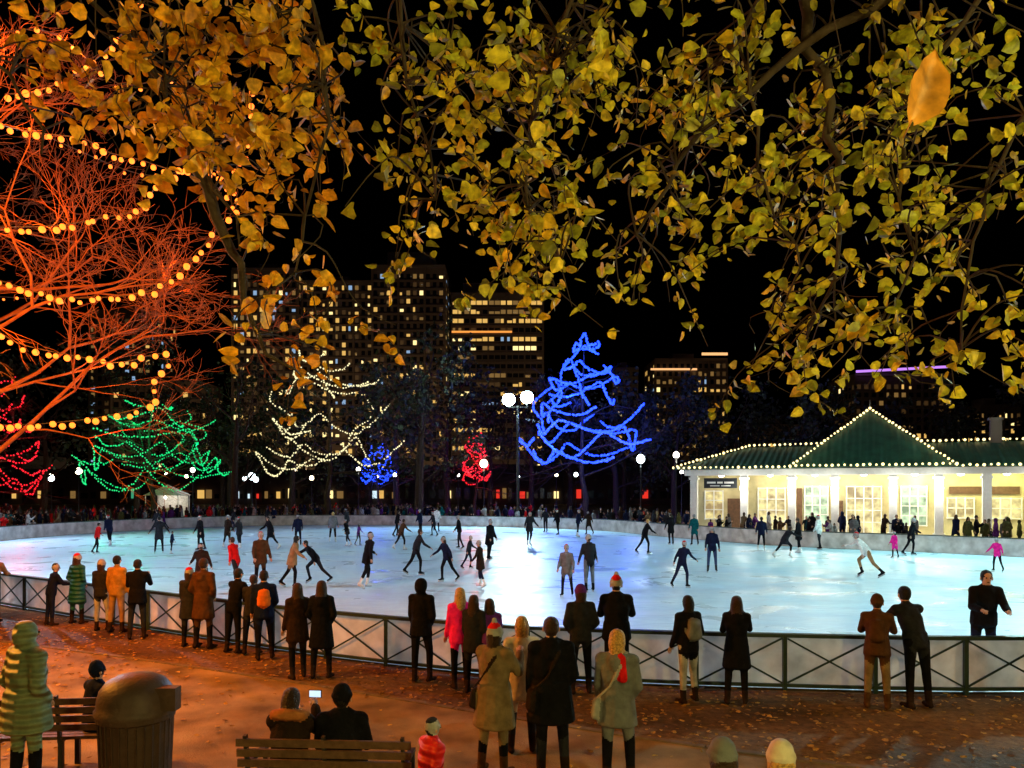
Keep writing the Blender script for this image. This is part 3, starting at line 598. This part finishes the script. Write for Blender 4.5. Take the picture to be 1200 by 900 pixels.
POSES = dict(
 stand=(.02,[(.04,.06,.06),(-.04,.07,.04)],[(.05,.16,.35,.1),(.0,.18,.3,.1)]),
 pockets=(.02,[(.05,.07,.08),(-.02,.08,.03)],[(-.18,.30,.95,.75),(-.18,.30,.95,.75)]),
 shift=(.03,[(.16,.09,.25),(-.02,.03,.0)],[(-.1,.22,.8,.7),(.1,.14,.4,.1)]),
 rail=(.22,[(.0,.08,.05),(-.06,.07,.02)],[(.55,.24,.95,.45),(.5,.22,1.0,.4)]),
 lean=(.5,[(-.05,.09,.02),(-.12,.1,.0)],[(.9,.2,.75,.2),(.85,.2,.8,.2)]),
 phone=(.03,[(.03,.06,.05),(-.05,.08,.03)],[(.65,.18,1.75,.5),(.45,.2,1.8,.55)]),
 carry=(.03,[(.12,.05,.12),(-.12,.06,.08)],[(.15,.2,1.5,.6),(.1,.14,.3,.05)]),
 skate1=(.28,[(.36,.08,.42),(-.34,.14,.3)],[(.5,.3,.5,.1),(-.45,.3,.3,0)]),
 skate2=(.2,[(-.3,.12,.25),(.3,.1,.4)],[(-.4,.3,.35,0),(.45,.3,.6,.1)]),
 skate3=(.12,[(.2,.1,.25),(-.12,.12,.3)],[(.2,.5,.5,.0),(.15,.5,.45,.0)]),
 skate4=(.10,[(.1,.09,.12),(-.1,.1,.14)],[(.1,.25,.5,.2),(.05,.3,.4,.2)]),
 crouch=(.7,[(.8,.14,1.05),(-.45,.2,.35)],[(1.0,.3,.4,.1),(-.4,.5,.2,0)]),
 walk=(.08,[(.35,.05,.15),(-.3,.05,.3)],[(-.3,.15,.3,.1),(.35,.15,.4,.1)]),
 sit=(.04,[(1.5,.1,1.45),(1.45,.12,1.4)],[(.35,.2,1.05,.5),(.35,.2,1.05,.5)]),
 sitphone=(.1,[(1.5,.1,1.45),(1.45,.12,1.4)],[(1.0,.12,1.5,.5),(.8,.15,1.6,.6)]))
def ldir(p, o, sd): return np.array([sd*math.sin(o), math.sin(p)*math.cos(o), -math.cos(p)*math.cos(o)])
COLS = dict(blk=(.006,.006,.008), char=(.018,.019,.024), navy=(.007,.011,.035), brn=(.065,.03,.013), dbrn=(.022,.012,.008), tan=(.26,.15,.07), ochre=(.32,.17,.03), teal=(.005,.09,.10), pink=(.85,.02,.28),
 red=(.55,.01,.012), grey=(.13,.14,.15), lgrey=(.30,.30,.30), olive=(.06,.06,.02), wht=(.7,.7,.68), jean=(.03,.05,.12), purple=(.09,.02,.15), mint=(.15,.20,.115), green=(.05,.45,.08), skin=(.48,.27,.18), skin2=(.20,.10,.06),
 hblk=(.006,.005,.004), hbrn=(.03,.014,.007), hblo=(.50,.30,.09), hgry=(.3,.28,.26), orange=(.6,.14,.02), cream=(.55,.49,.38), fur=(.36,.13,.04), khaki=(.17,.12,.065))
_mc = {}
def cmat(k, puff=False):
    key = (k, puff)
    if key not in _mc:
        c = COLS[k]
        if k.startswith('skin'): _mc[key] = mat('skin_'+k, c, rough=.5, var=.08)
        elif k in ('hblk','hbrn','hblo','hgry'): _mc[key] = mat('hair_'+k, c, rough=.5, var=.5, nscale=45, bump=.9, bscale=70, spec=.25)
        else: _mc[key] = mat('cloth_'+k, c, rough=.55 if puff else .9, var=.28, nscale=9, bump=1. if puff else .9, bscale=10, puffer=puff, spec=.3 if puff else .06)
    return _mc[key]
blade = mat('skate_blade', (.5,.5,.52), rough=.3, metal=1)
PEOPLE = []
def person(name, x, y, h, yaw=0, pose='stand', coat='blk', pants='blk', hair='short', hc='hbrn', hat=None, scarf=None, boots='dbrn', glove=None, skin='skin', clen=.08, bulk=1.08, vox=.022, hy=0, hp=0, bag=None, bagc='brn', puff=False, pom=False, skates=False, z=0., phone=False, furc=False):
    s = h/1.74; lean, legs, arms = POSES[pose]
    t = np.array([0, math.sin(lean), math.cos(lean)]); pel = np.array([0,0,.93]); X = np.array([1,0,0.])
    pr = []; ex = MB(); A = lambda *a, **k: pr.append(Prim(*a, **k))
    low_ = 9
    for sd, (tp, o, kb_) in zip((1,-1), legs):
        hip_ = pel+X*sd*.09-np.array([0,0,.02]); kn = hip_+ldir(tp,o,sd)*.42; an = kn+ldir(tp-kb_,o*.6,sd)*.42
        fd = np.array([sd*.18, 1, -.0 if tp-kb_ > -.25 else -.6]); fd /= np.linalg.norm(fd); toe = an+fd*.15+np.array([0,0,-.045]); heel = an-fd*.05+np.array([0,0,-.035])
        A(hip_, kn, .092, .062, 1); A(kn, an, .064, .046, 1); A(heel, toe, .042, .036, 4, 1, 1); A(an+(kn-an)*.35, an, .054 , .05, 4)
        low_ = min(low_, toe[2]-.04, heel[2]-.045)
        if skates:
            ex.beam(tuple(heel-fd*.03+np.array([0,0,-.06])), tuple(toe+fd*.03+np.array([0,0,-.06])), .008, .05, 7); low_ = min(low_, toe[2]-.085)
    bu = bulk
    A(pel, pel+t*.2, .135*bu, .135*bu, 0 if clen > 0 else 1, su=1.1, sv=.82)
    A(pel+t*.1, pel+t*.3, .135*bu, .15*bu, 0, su=1.08, sv=.8); A(pel+t*.3, pel+t*.42, .152*bu, .13*bu, 0, su=1.12, sv=.78)
    sw_ = .168*(.93+.07*bu) if hair != 'long' else .155
    SH = {}
    for sd in (1,-1): SH[sd] = pel+t*.455+X*sd*sw_
    A(SH[1], SH[-1], .068*bu, .068*bu, 0, su=1., sv=1.)
    if clen > .1:
        if not pose.startswith('sit'): A(pel+t*.12, pel-np.array([0,-.0,clen]), .145*bu, (.155+.1*clen)*bu, 0, su=1.12, sv=.88, cap=.15)
    elif clen > 0: A(pel+t*.1, pel-np.array([0,0,clen]), .145*bu, .15*bu, 0, su=1.12, sv=.86, cap=.3)
    for sd, (up_, o, eb, fi) in zip((1,-1), arms):
        el = SH[sd]+ldir(up_,o,sd)*.28; fd = ldir(up_+eb, o, sd); fd = fd-X*sd*fi; fd /= np.linalg.norm(fd); wr = el+fd*.235; pm_ = wr+fd*.075
        A(SH[sd], el, .06*bu, .05*bu, 0); A(el, wr, .052*bu, .042*bu, 0); A(wr, pm_, .03, .034, 5 if glove else 2, su=1.1, sv=.75)
        side = np.cross(fd, np.array([0,0,1.]))
        side = side/np.linalg.norm(side) if np.linalg.norm(side) > .2 else np.array([0,1.,0])
        nrm = np.cross(side, fd); cu = -nrm
        for k in range(4):
            b0 = pm_+side*(k-1.5)*.018*1.0; ln = (.068,.078,.074,.058)[k]
            p1 = b0+fd*ln*.5+cu*.004; p2 = p1+(fd*.8+cu*.6)*ln*.3; p3 = p2+(fd*.35+cu*.9)*ln*.28
            ex.tube([tuple(b0-fd*.02),tuple(b0+fd*.01),tuple(p1),tuple(p2),tuple(p3)], [.009,.0095,.009,.008,.005], 5, 5 if glove else 2)
        tb0 = wr+fd*.02-X*sd*.02; d2 = (fd*.75-X*sd*.5); d2 /= np.linalg.norm(d2)
        ex.tube([tuple(tb0),tuple(tb0+d2*.045),tuple(tb0+d2*.07+fd*.01)], [.012,.011,.007], 5, 5 if glove else 2)
        if phone and sd == 1:
            q = pm_+np.array([0,.03,.05]); ex.box(q[0]-.07,q[0]+.07,q[1]-.005,q[1]+.005,q[2]-.01,q[2]+.07,6); ex.box(q[0]-.062,q[0]+.062,q[1]-.0085,q[1]-.0055,q[2]-.004,q[2]+.064,8)
    nb = pel+t*.5; cyw, syw = math.cos(hy), math.sin(hy); cp, sp = math.cos(hp), math.sin(hp)
    t2 = t*.5+np.array([0,.04,.5]); t2 /= np.linalg.norm(t2); hcn = nb+t2*.165
    def hv(a, b_, c_):
        b1, c1 = b_*cp-c_*sp, b_*sp+c_*cp
        return hcn+np.array([a*cyw-b1*syw, a*syw+b1*cyw, c1])
    A(nb-t*.03, hcn-np.array([0,0,.04]), .06, .052, 2)
    A(hv(0,.012,-.045), hv(0,0,.03), .064, .085, 2, su=.95, sv=1.1)
    if scarf: A(nb-t*.015, nb+t2*.05, .088, .075, 5, su=1.1, sv=1.05, cap=.6); A(nb+X*.06+np.array([0,-.1,0]), nb+X*.09+np.array([0,-.15,-.22]), .04, .045, 5, su=1.2, sv=.6)
    else: A(nb-t*.03, nb+t2*.025, .085*bu, .068, 0, cap=.6)
    if furc:
        for k in range(16):
            a = k*2*pi/16; A(nb+np.array([.15*math.cos(a),.11*math.sin(a)-.03,.02-.03*math.sin(a)]), nb+np.array([.15*math.cos(a+.4),.11*math.sin(a+.4)-.03,.03-.03*math.sin(a+.4)]), .05, .052, 5)
    if hair == 'short': A(hv(0,-.022,.0), hv(0,-.008,.042), .084, .088, 3, sv=1.1)
    elif hair == 'long':
        A(hv(0,-.018,.0), hv(0,-.01,.04), .095, .09, 3, sv=1.1); A(hv(0,-.06,-.04), hv(0,-.095,-.2), .08, .06, 3, su=1.2, sv=.62)
        A(hv(.07,-.01,-.02), hv(.08,-.02,-.15), .032, .026, 3); A(hv(-.07,-.01,-.02), hv(-.08,-.02,-.15), .032, .026, 3)
    elif hair == 'bob': A(hv(0,-.022,-.02), hv(0,-.01,.04), .096, .09, 3, sv=1.05); A(hv(0,-.04,-.09), hv(0,-.03,-.02), .078, .088, 3, su=1.12)
    elif hair == 'pony': A(hv(0,-.022,.0), hv(0,-.008,.042), .087, .089, 3, sv=1.1); A(hv(0,-.11,.03), hv(0,-.14,-.12), .035, .022, 3)
    elif hair == 'hood': A(hv(0,-.035,-.035), hv(0,-.022,.03), .105, .108, 0, sv=1.02); A(hv(0,-.05,.05), hv(0,-.06,.07), .085, .06, 0)
    if hat:
        A(hv(0,-.008,.035), hv(0,-.014,.062), .1, .09, 6, sv=1.06); A(hv(0,-.006,.022), hv(0,-.006,.038), .105, .105, 5, sv=1.05, cap=.25)
        if pom: A(hv(0,-.02,.168), hv(0,-.02,.178), .034, .032, 5)
    if hair != 'hood' and clen > .2 and not furc: A(nb-t*.04+np.array([0,-.09,0]), nb-t*.1+np.array([0,-.12,0]), .075, .05, 0, su=1.3, sv=.7)
    for sx in (1,-1):
        p = hv(sx*.031,.089,.006); ex.ball(p, .0115, 10, 6, 4); p = hv(sx*.084,-.002,-.012)
        if hair in ('short','pony'): ex.ball(p, .026, 2, 6, 5, (.4,.7,1.15))
    ex.tube([tuple(hv(0,.085,.012)),tuple(hv(0,.11,-.024)),tuple(hv(0,.09,-.034))], [.007,.014,.006], 6, 2)
    ex.ball(hv(0,.08,-.062), .022, 9, 8, 4, (1,.35,.35))
    if bag == 'pack': A(pel+t*.15+np.array([0,-.19,0]), pel+t*.4+np.array([0,-.18,0]), .115, .095, 5, su=1.15, sv=.68, cap=.5); [A(SH[k]+np.array([-k*.05,.06,.05]), pel+t*.15+np.array([k*.1,-.16,0]), .018, .018, 5) for k in (1,-1)]
    if bag == 'side':
        A(pel+np.array([-.22,-.05,-.14]), pel+np.array([-.21,-.05,.0]), .115, .1, 11, su=.5, sv=1.15, cap=.5)
        pts = [SH[1]+np.array([-.06,.0,.085]), SH[1]+np.array([-.1,-.13,-.03]), pel+t*.2+np.array([-.05,-.165*bu,0]), pel+np.array([-.19,-.14,.06])]
        for a_, b_ in zip(pts[:-1], pts[1:]): A(a_, b_, .016, .016, 11)
    dz = -low_
    if pose.startswith('sit'): dz = (.45+.09)/s-.93
    V = []; F = []
    for p in pr:
        o = len(V); V += p.mesh(); F += [tuple(i+o for i in f) for f in PT]
    me = bpy.data.meshes.new('tmp'); me.from_pydata([tuple(v) for v in V], [], F); ob = bpy.data.objects.new('tmp', me); COL.objects.link(ob)
    md = ob.modifiers.new('r', 'REMESH'); md.mode = 'VOXEL'; md.voxel_size = vox/s; sm = ob.modifiers.new('s', 'SMOOTH'); sm.factor = .5; sm.iterations = 2
    s5 = 'fur' if furc else (glove or scarf or (('lgrey' if hat in ('red','char') else hat) if hat else bagc))
    if bag == 'pack': s5 = bagc
    mats = [cmat(coat, puff), cmat(pants), cmat(skin), cmat(hc), cmat(boots), cmat(s5), cmat(hat or 'blk'), blade, glow('phone_screen',(.6,.8,1),1.2) if phone else cmat('blk'), cmat('brn'), cmat('blk'), cmat(bagc)]
    PEOPLE.append(dict(name=name, ob=ob, pr=pr, ex=ex, s=s, dz=dz, loc=(x,y,z), yaw=yaw, mats=mats))
def finish_people():
    dg = bpy.context.evaluated_depsgraph_get()
    for P_ in PEOPLE:
        ob = P_['ob']; me = bpy.data.meshes.new_from_object(ob.evaluated_get(dg)); n = len(me.vertices); V = np.empty(n*3); me.vertices.foreach_get('co', V); V = V.reshape(-1,3)
        lv = np.empty(len(me.loops), int); me.loops.foreach_get('vertex_index', lv); Q = lv.reshape(-1,4)
        C = V[Q].mean(axis=1); D = np.stack([p.dist(C) for p in P_['pr']]); mi = np.array([p.m for p in P_['pr']])[np.argmin(D, axis=0)]
        ex = P_['ex']; EV = np.array(ex.v) if ex.v else np.zeros((0,3)); VV = np.concatenate([V, EV]); VV[:,2] += P_['dz']; VV *= P_['s']
        F = Q.tolist()+[tuple(i+n for i in f) for f in ex.f]; M = mi.tolist()+ex.m
        P_['data'] = (VV, F, M); bpy.data.meshes.remove(me)
    for P_ in PEOPLE:
        om = P_['ob'].data; bpy.data.objects.remove(P_['ob']); bpy.data.meshes.remove(om)
        if P_['name'] is None: continue
        VV, F, M = P_['data']; me = bpy.data.meshes.new(P_['name']); me.from_pydata(VV.tolist(), [], F)
        for m in P_['mats']: me.materials.append(m)
        me.polygons.foreach_set('material_index', M); me.polygons.foreach_set('use_smooth', [True]*len(F)); me.update()
        o = bpy.data.objects.new(P_['name'], me); o.location = P_['loc']; o.rotation_euler = (0,0,P_['yaw']); COL.objects.link(o)
sp = 'spectator'
person(sp,-12.4,18.3,1.7,.2,'rail','tan','blk','short')
person(sp,-10.25,18.1,1.66,-.3,'pockets','teal','blk','long','hbrn',hat='red',clen=.42,puff=True)
person(sp,-10.75,17.9,1.45,-.7,'rail','navy','navy','short',hat='char')
person(sp,-9.2,17.2,1.6,-.1,'shift','char','lgrey','bob',hat='lgrey')
person(sp,-8.75,17.0,1.72,-.2,'stand','ochre','tan','short','hblk')
person(sp,-7.95,16.3,1.7,.2,'phone','blk','char','short','hblk',clen=.15)
person(sp,-6.5,15.45,1.6,-.2,'shift','char','blk','bob','hbrn',clen=.3,hat='red')
person(sp,-6.15,15.3,1.82,-.25,'pockets','brn','blk','short','hbrn',clen=.35)
person(sp,-5.4,14.9,1.66,-.5,'rail','blk','blk','short','hblk')
person(sp,-4.62,14.3,1.68,.3,'shift','navy','blk','short','hblk',bag='pack',bagc='orange',clen=.12)
person(sp,-5.0,14.75,1.55,0,'rail','char','blk','short','hbrn')
person(sp,-3.6,12.9,1.62,.55,'carry','dbrn','blk','long','hbrn',clen=.25)
person(sp,-3.2,12.9,1.66,-.05,'pockets','blk','blk','long','hbrn',clen=.38)
person(sp,-1.5,12.65,1.72,-.35,'shift','blk','blk','hood','hblk',clen=.15)
person(sp,-.83,12.3,1.62,.3,'carry','pink','blk','long','hblo',clen=.15)
person(sp,-.6,11.95,1.55,-.4,'shift','char','blk','long','hbrn',clen=.2)
person(sp,-.33,11.9,1.5,.2,'rail','purple','navy','long','hbrn')
person(sp,1.07,11.95,1.7,.15,'pockets','char','blk','bob','hbrn',hat='purple')
person(sp,1.62,11.9,1.84,-.1,'rail','blk','blk','short','hblk',hat='red',clen=.12,bulk=1.2,pom=True)
person(sp,2.62,11.4,1.62,.35,'shift','blk','lgrey','bob','hblk',bag='pack',bagc='grey',clen=.1)
person(sp,3.32,11.35,1.62,-.25,'phone','blk','blk','long','hbrn',clen=.35)
person(sp,5.3,11.15,1.66,-.45,'rail','brn','khaki','short','hbrn',hat='brn',bag='pack',bagc='brn',boots='brn',clen=.12)
person(sp,5.9,11.2,1.82,.1,'lean','char','blk','short','hblk',clen=.1)
person(sp,7.95,12.95,1.86,2.9,'rail','blk','navy','short','hblk',bulk=1.2)
person(sp,8.15,11.3,1.72,.2,'pockets','blk','blk','hood','hblk')
fg = 'passerby'
person(fg,-5.0,7.9,1.84,-.5,'pockets','mint','blk','hood','hbrn',clen=.25,bulk=1.4,puff=True,vox=.018)
person(fg,-.2,8.6,1.68,-.55,'phone','khaki','blk','bob','hbrn',hat='red',clen=.38,bulk=1.25,vox=.016,bag='side',bagc='dbrn',boots='brn',pom=True)
person(fg,.43,8.4,1.80,.0,'shift','blk','char','short','hbrn',clen=.3,bulk=1.25,vox=.016,bag='side',bagc='dbrn')
person(fg,.12,9.3,1.66,.1,'pockets','cream','char','bob','hblo',clen=.25,vox=.02)
person(fg,1.12,8.2,1.70,-.3,'shift','grey','blk','bob','hblo',clen=.24,bulk=1.15,vox=.016,scarf='red',bag='side',bagc='lgrey')
person(fg,-2.12,7.3,1.66,-.1,'sitphone','dbrn','blk','bob','hbrn',clen=.1,bulk=1.25,vox=.016,phone=True,furc=True,hp=-.15)
person(fg,-1.62,7.3,1.72,.05,'sit','blk','blk','short','hblk',hat='blk',bulk=1.3,vox=.016)
person(fg,-.72,6.7,1.2,-.9,'walk','red','blk','short','hblk',hat='char',bulk=1.3,vox=.016,puff=True)
person(fg,1.32,4.8,1.63,.2,'stand','orange','blk','bob','hbrn',hat='grey',bulk=1.2,vox=.014)
person(fg,1.70,4.85,1.60,-.2,'stand','cream','blk','bob','hblo',hat='cream',bulk=1.2,vox=.014)
person(fg,-4.75,8.75,1.5,-.6,'sit','navy','blk','short','hblk',hat='navy',bulk=1.2,vox=.02)
sk = 'skater'
SK = [(-4.6,24.4,1.75,-.9,'skate2','blk','blk','short'),(-3.5,28,1.7,-1.2,'skate1','char','blk','short'),(-2.2,26,1.55,2.2,'skate1','navy','blk','long'),(-1.0,24.4,1.45,1.3,'skate3','dbrn','navy','short'),
(-1.0,34,1.75,-2.2,'skate4','blk','blk','short'),(-1.7,30,1.3,-1.6,'skate2','char','navy','short'),(-2.7,39.5,1.7,1.5,'skate3','blk','char','short'),(-5.7,39.5,1.6,-1,'skate1','brn','blk','short'),(-9,42,1.5,1.2,'skate1','blk','char','short'),
(-8.4,42,1.2,-1,'skate3','purple','blk','bob'),(-10.5,45,1.75,0,'skate4','grey','blk','short'),(.95,42,1.8,-2.6,'skate3','char','blk','short'),(1.6,22.4,1.5,2.8,'skate4','grey','blk','short'),(2.35,23.4,1.72,.3,'skate4','char','grey','short'),
(5.4,24.4,1.5,-.8,'skate1','navy','navy','short'),(7.5,28.8,1.7,2.9,'skate4','navy','jean','long'),(12.3,34.7,1.6,-1.2,'crouch','char','blk','short'),(15.8,39.5,1.75,.8,'skate4','wht','char','short'),
(17.3,34.7,1.2,1.9,'skate4','pink','blk','bob'),(18.7,36,1.75,-2,'skate2','blk','blk','short'),(18.2,28.8,1.25,2.0,'skate3','pink','blk','pony'),(-7,24.4,1.68,-1.5,'skate1','tan','blk','long'),(-6.5,25.5,1.6,2,'crouch','blk','char','short'),
(-8,24.4,1.75,-2.5,'skate4','brn','blk','short'),(-8.7,24.2,1.65,1.2,'skate1','red','char','short'),(-9.3,23,1.5,.5,'skate2','dbrn','blk','short'),(-17,37,1.75,.4,'skate3','char','blk','short'),(-16.4,37,1.1,-1.5,'skate4','navy','blk','short'),
(-22,42,1.7,1,'skate1','navy','blk','short'),(-20,37,1.5,-.6,'skate2','red','blk','short'),(-15.8,39,1.75,2.5,'skate4','blk','blk','short'),(-15.2,41,1.7,-.5,'skate4','dbrn','blk','short'),(-14.2,40,1.6,1.1,'skate3','char','char','long'),
(-12.4,39.5,1.75,2.2,'skate1','blk','blk','short'),(-11.7,42,1.7,.4,'skate4','navy','blk','short'),(-7.5,50,1.7,-1,'skate2','blk','blk','short'),(-6.2,52,1.7,1,'skate4','navy','blk','short'),(-5.1,50,1.6,2,'skate3','char','blk','short'),
(-5.5,56,1.75,-.2,'skate4','wht','blk','short'),(3.1,52,1.7,1,'skate4','blk','blk','short'),(4.3,50,1.75,-2,'skate4','navy','char','short'),(5.2,52,1.6,.5,'skate2','dbrn','blk','short'),(2.4,55,1.7,.5,'skate4','char','blk','short'),
(8.9,43,1.75,.3,'skate4','blk','blk','short'),(10.1,42.5,1.7,2.5,'skate4','teal','blk','short'),(-24,52,1.7,1,'skate4','char','blk','short'),(-20,55,1.7,-1,'skate2','blk','navy','short'),(-12,56,1.7,1,'skate1','char','blk','long'),
(6.4,37,1.7,-1.4,'skate1','blk','blk','short'),(14,37.5,1.7,1,'skate4','blk','blk','short'),(12.6,38.8,1.7,-.4,'skate4','navy','blk','short')]
for q in SK:
    person(sk, q[0], q[1], q[2], q[3], q[4], q[5], q[6], q[7], R.choice(['hblk','hbrn','hbrn','hblo']), boots=R.choice(['blk','wht','char']), hat=R.choice([None,None,'char','red','lgrey']), clen=R.choice([.08,.08,.2,.3]), vox=.03 if q[1] < 32 else .038, skates=True, z=.03, bulk=R.uniform(1.0,1.2))
person(sk, 12.6, 27.2, 1.75, 1.1, 'crouch','wht','tan','short','hblk',hat='red',boots='blk',vox=.028,skates=True,z=.03,pom=True)
person(sk, 2.7, 26.5, 1.3, -.3, 'skate2','dbrn','blk','short','hblk',boots='blk',vox=.03,skates=True,z=.03)
# crowd templates
ntp = len(PEOPLE)
for ps, hr, cl in [('stand','short',.1),('pockets','bob',.3),('rail','short',.1),('walk','long',.25),('pockets','hood',.2),('phone','short',.1)]:
    person(None, 0,0,1.7,0,ps,'blk','blk',hr,clen=cl,vox=.045)
finish_people()
tpl = PEOPLE[ntp:]
cm = ['blk','char','navy','dbrn','brn','grey','red','olive','teal','khaki','purple','lgrey']; cmats = [cmat(c_) for c_ in cm]+[cmat('skin'), cmat('hbrn'), cmat('hblk')]
def crowd(name, places):
    V = []; F = []; M = []; o = 0; rnd = random.Random(len(places))
    for (x, y) in places:
        v, f, m = rnd.choice(tpl)['data']; a = rnd.uniform(-3.1,3.1); s_ = rnd.uniform(.86,1.08)*(1 if rnd.random() > .12 else .7); c_, n_ = math.cos(a)*s_, math.sin(a)*s_
        q = np.stack([v[:,0]*c_-v[:,1]*n_+x, v[:,0]*n_+v[:,1]*c_+y, v[:,2]*s_], 1); V.append(q)
        ct = rnd.choice([0,0,0,0,1,1,1,2,2,3,3,4,5,6,7,8,9,10,11]); pt = rnd.choice([0,1,2,0]); mp = {0:ct,1:pt,2:12,3:13,4:0,5:ct,6:0,7:0,8:0,9:12,10:0,11:0}
        F += [tuple(i+o for i in k) for k in f]; M += [mp[k] for k in m]; o += len(v)
    me = bpy.data.meshes.new(name); me.from_pydata(np.concatenate(V).tolist(), [], F)
    for m in cmats: me.materials.append(m)
    me.polygons.foreach_set('material_index', M); me.polygons.foreach_set('use_smooth', [True]*len(F)); me.update()
    ob = bpy.data.objects.new(name, me); COL.objects.link(ob)
rnd = random.Random(3); pl = []
ring = resample([np.array(p, float) for p in RP[13:22]], .62)
for i, p in enumerate(ring):
    c_ = np.array([-2., 38.]); d = (p-c_)/np.linalg.norm(p-c_)
    for k in range(4 if p[0] < -5 else 2):
        if rnd.random() < .85: q = p+d*rnd.uniform(.8+k*.9, 2.2+k*1.6); pl.append((q[0], q[1]))
for k in range(90): pl.append((rnd.uniform(-52,-33), rnd.uniform(42,72)))
for k in range(50): pl.append((rnd.uniform(-34,8), rnd.uniform(70,84)))
crowd('crowd', pl)
pl = []
for k in range(70):
    s_ = rnd.uniform(-3,24); dd = rnd.uniform(-5.5,-.9); pl.append((11.8+.906*s_+.423*dd, 51-.423*s_+.906*dd))
pl = [p for p in pl if not (p[1] < np.interp(p[0],[10,15,22,27],[50,42,36.5,30])+1)]
for k in range(14): pl.append((rnd.uniform(7.5,15), rnd.uniform(51,60)))
crowd('crowd', pl)

# ------------------------------------------------------------------ street furniture
slat = mat('bench_slats', (.10,.055,.03), rough=.6, nscale=12, bump=.3, spec=.2); iron = mat('cast_iron', (.02,.02,.022), rough=.5)
def bench(x, y, L, yaw=0):
    e = empty('park_bench', (x,y,0)); a = MB(); b = MB()
    for k in range(5): a.box(-L/2, L/2, .0+k*.095-.02, .075+k*.095-.02, .42, .455)
    for k in range(4): a.box(-L/2, L/2, -.07-k*.018, -.04-k*.018, .53+k*.1, .60+k*.1)
    for sx in (-L/2+.08, 0, L/2-.08):
        b.beam((sx,.02,0),(sx,.02,.42),.05,.05); b.beam((sx,.42,0),(sx,.42,.42),.05,.05); b.beam((sx,-.02,.40),(sx,.44,.40),.045,.035); b.beam((sx,-.005,.42),(sx,-.1,.93),.045,.03)
    for sx in (-L/2+.08, L/2-.08): b.beam((sx,-.06,.66),(sx,.4,.66),.06,.035); b.beam((sx,.4,.44),(sx,.4,.65),.04,.04)
    for m_, n_, mm in ((a,'slats',slat),(b,'frame',iron)):
        o = m_.build(n_, [mm]); o.parent = e
    e.rotation_euler = (0,0,yaw)
bench(-1.72, 7.12, 1.62, -.06); bench(-5.0, 8.5, 1.5, .1)
e = empty('trash_can', (-3.72,7.6,0)); t = MB()
t.lathe((-3.72,7.6,0), [(0,.02),(.27,.02),(.28,.08),(.31,.1),(.335,.92),(.36,.94),(.36,.99),(.335,1.0)], 28)
for k in range(28):
    a = k*2*pi/28; t.beam((-3.72+.30*math.cos(a),7.6+.30*math.sin(a),.1), (-3.72+.335*math.cos(a),7.6+.335*math.sin(a),.93), .03, .014)
t.build('barrel', [mat('can_brown', (.05,.03,.022), rough=.6, bump=.3, spec=.2)], e)
t = MB(); t.lathe((-3.72,7.6,0), [(.375,.99),(.38,1.03),(.36,1.05),(.355,1.12),(.33,1.22),(.27,1.30),(.17,1.35),(.06,1.37),(0,1.372)], 32)
lidm = mat('can_lid', (.06,.038,.028), rough=.5, bump=.25, spec=.25)
t.build('lid', [lidm], e, True)
t = MB(); t.beam((-3.36,7.5,1.04),(-3.36,7.5,1.26),.13,.2); t.build('lid_hood', [lidm], e)
print('objects', len(bpy.data.objects))
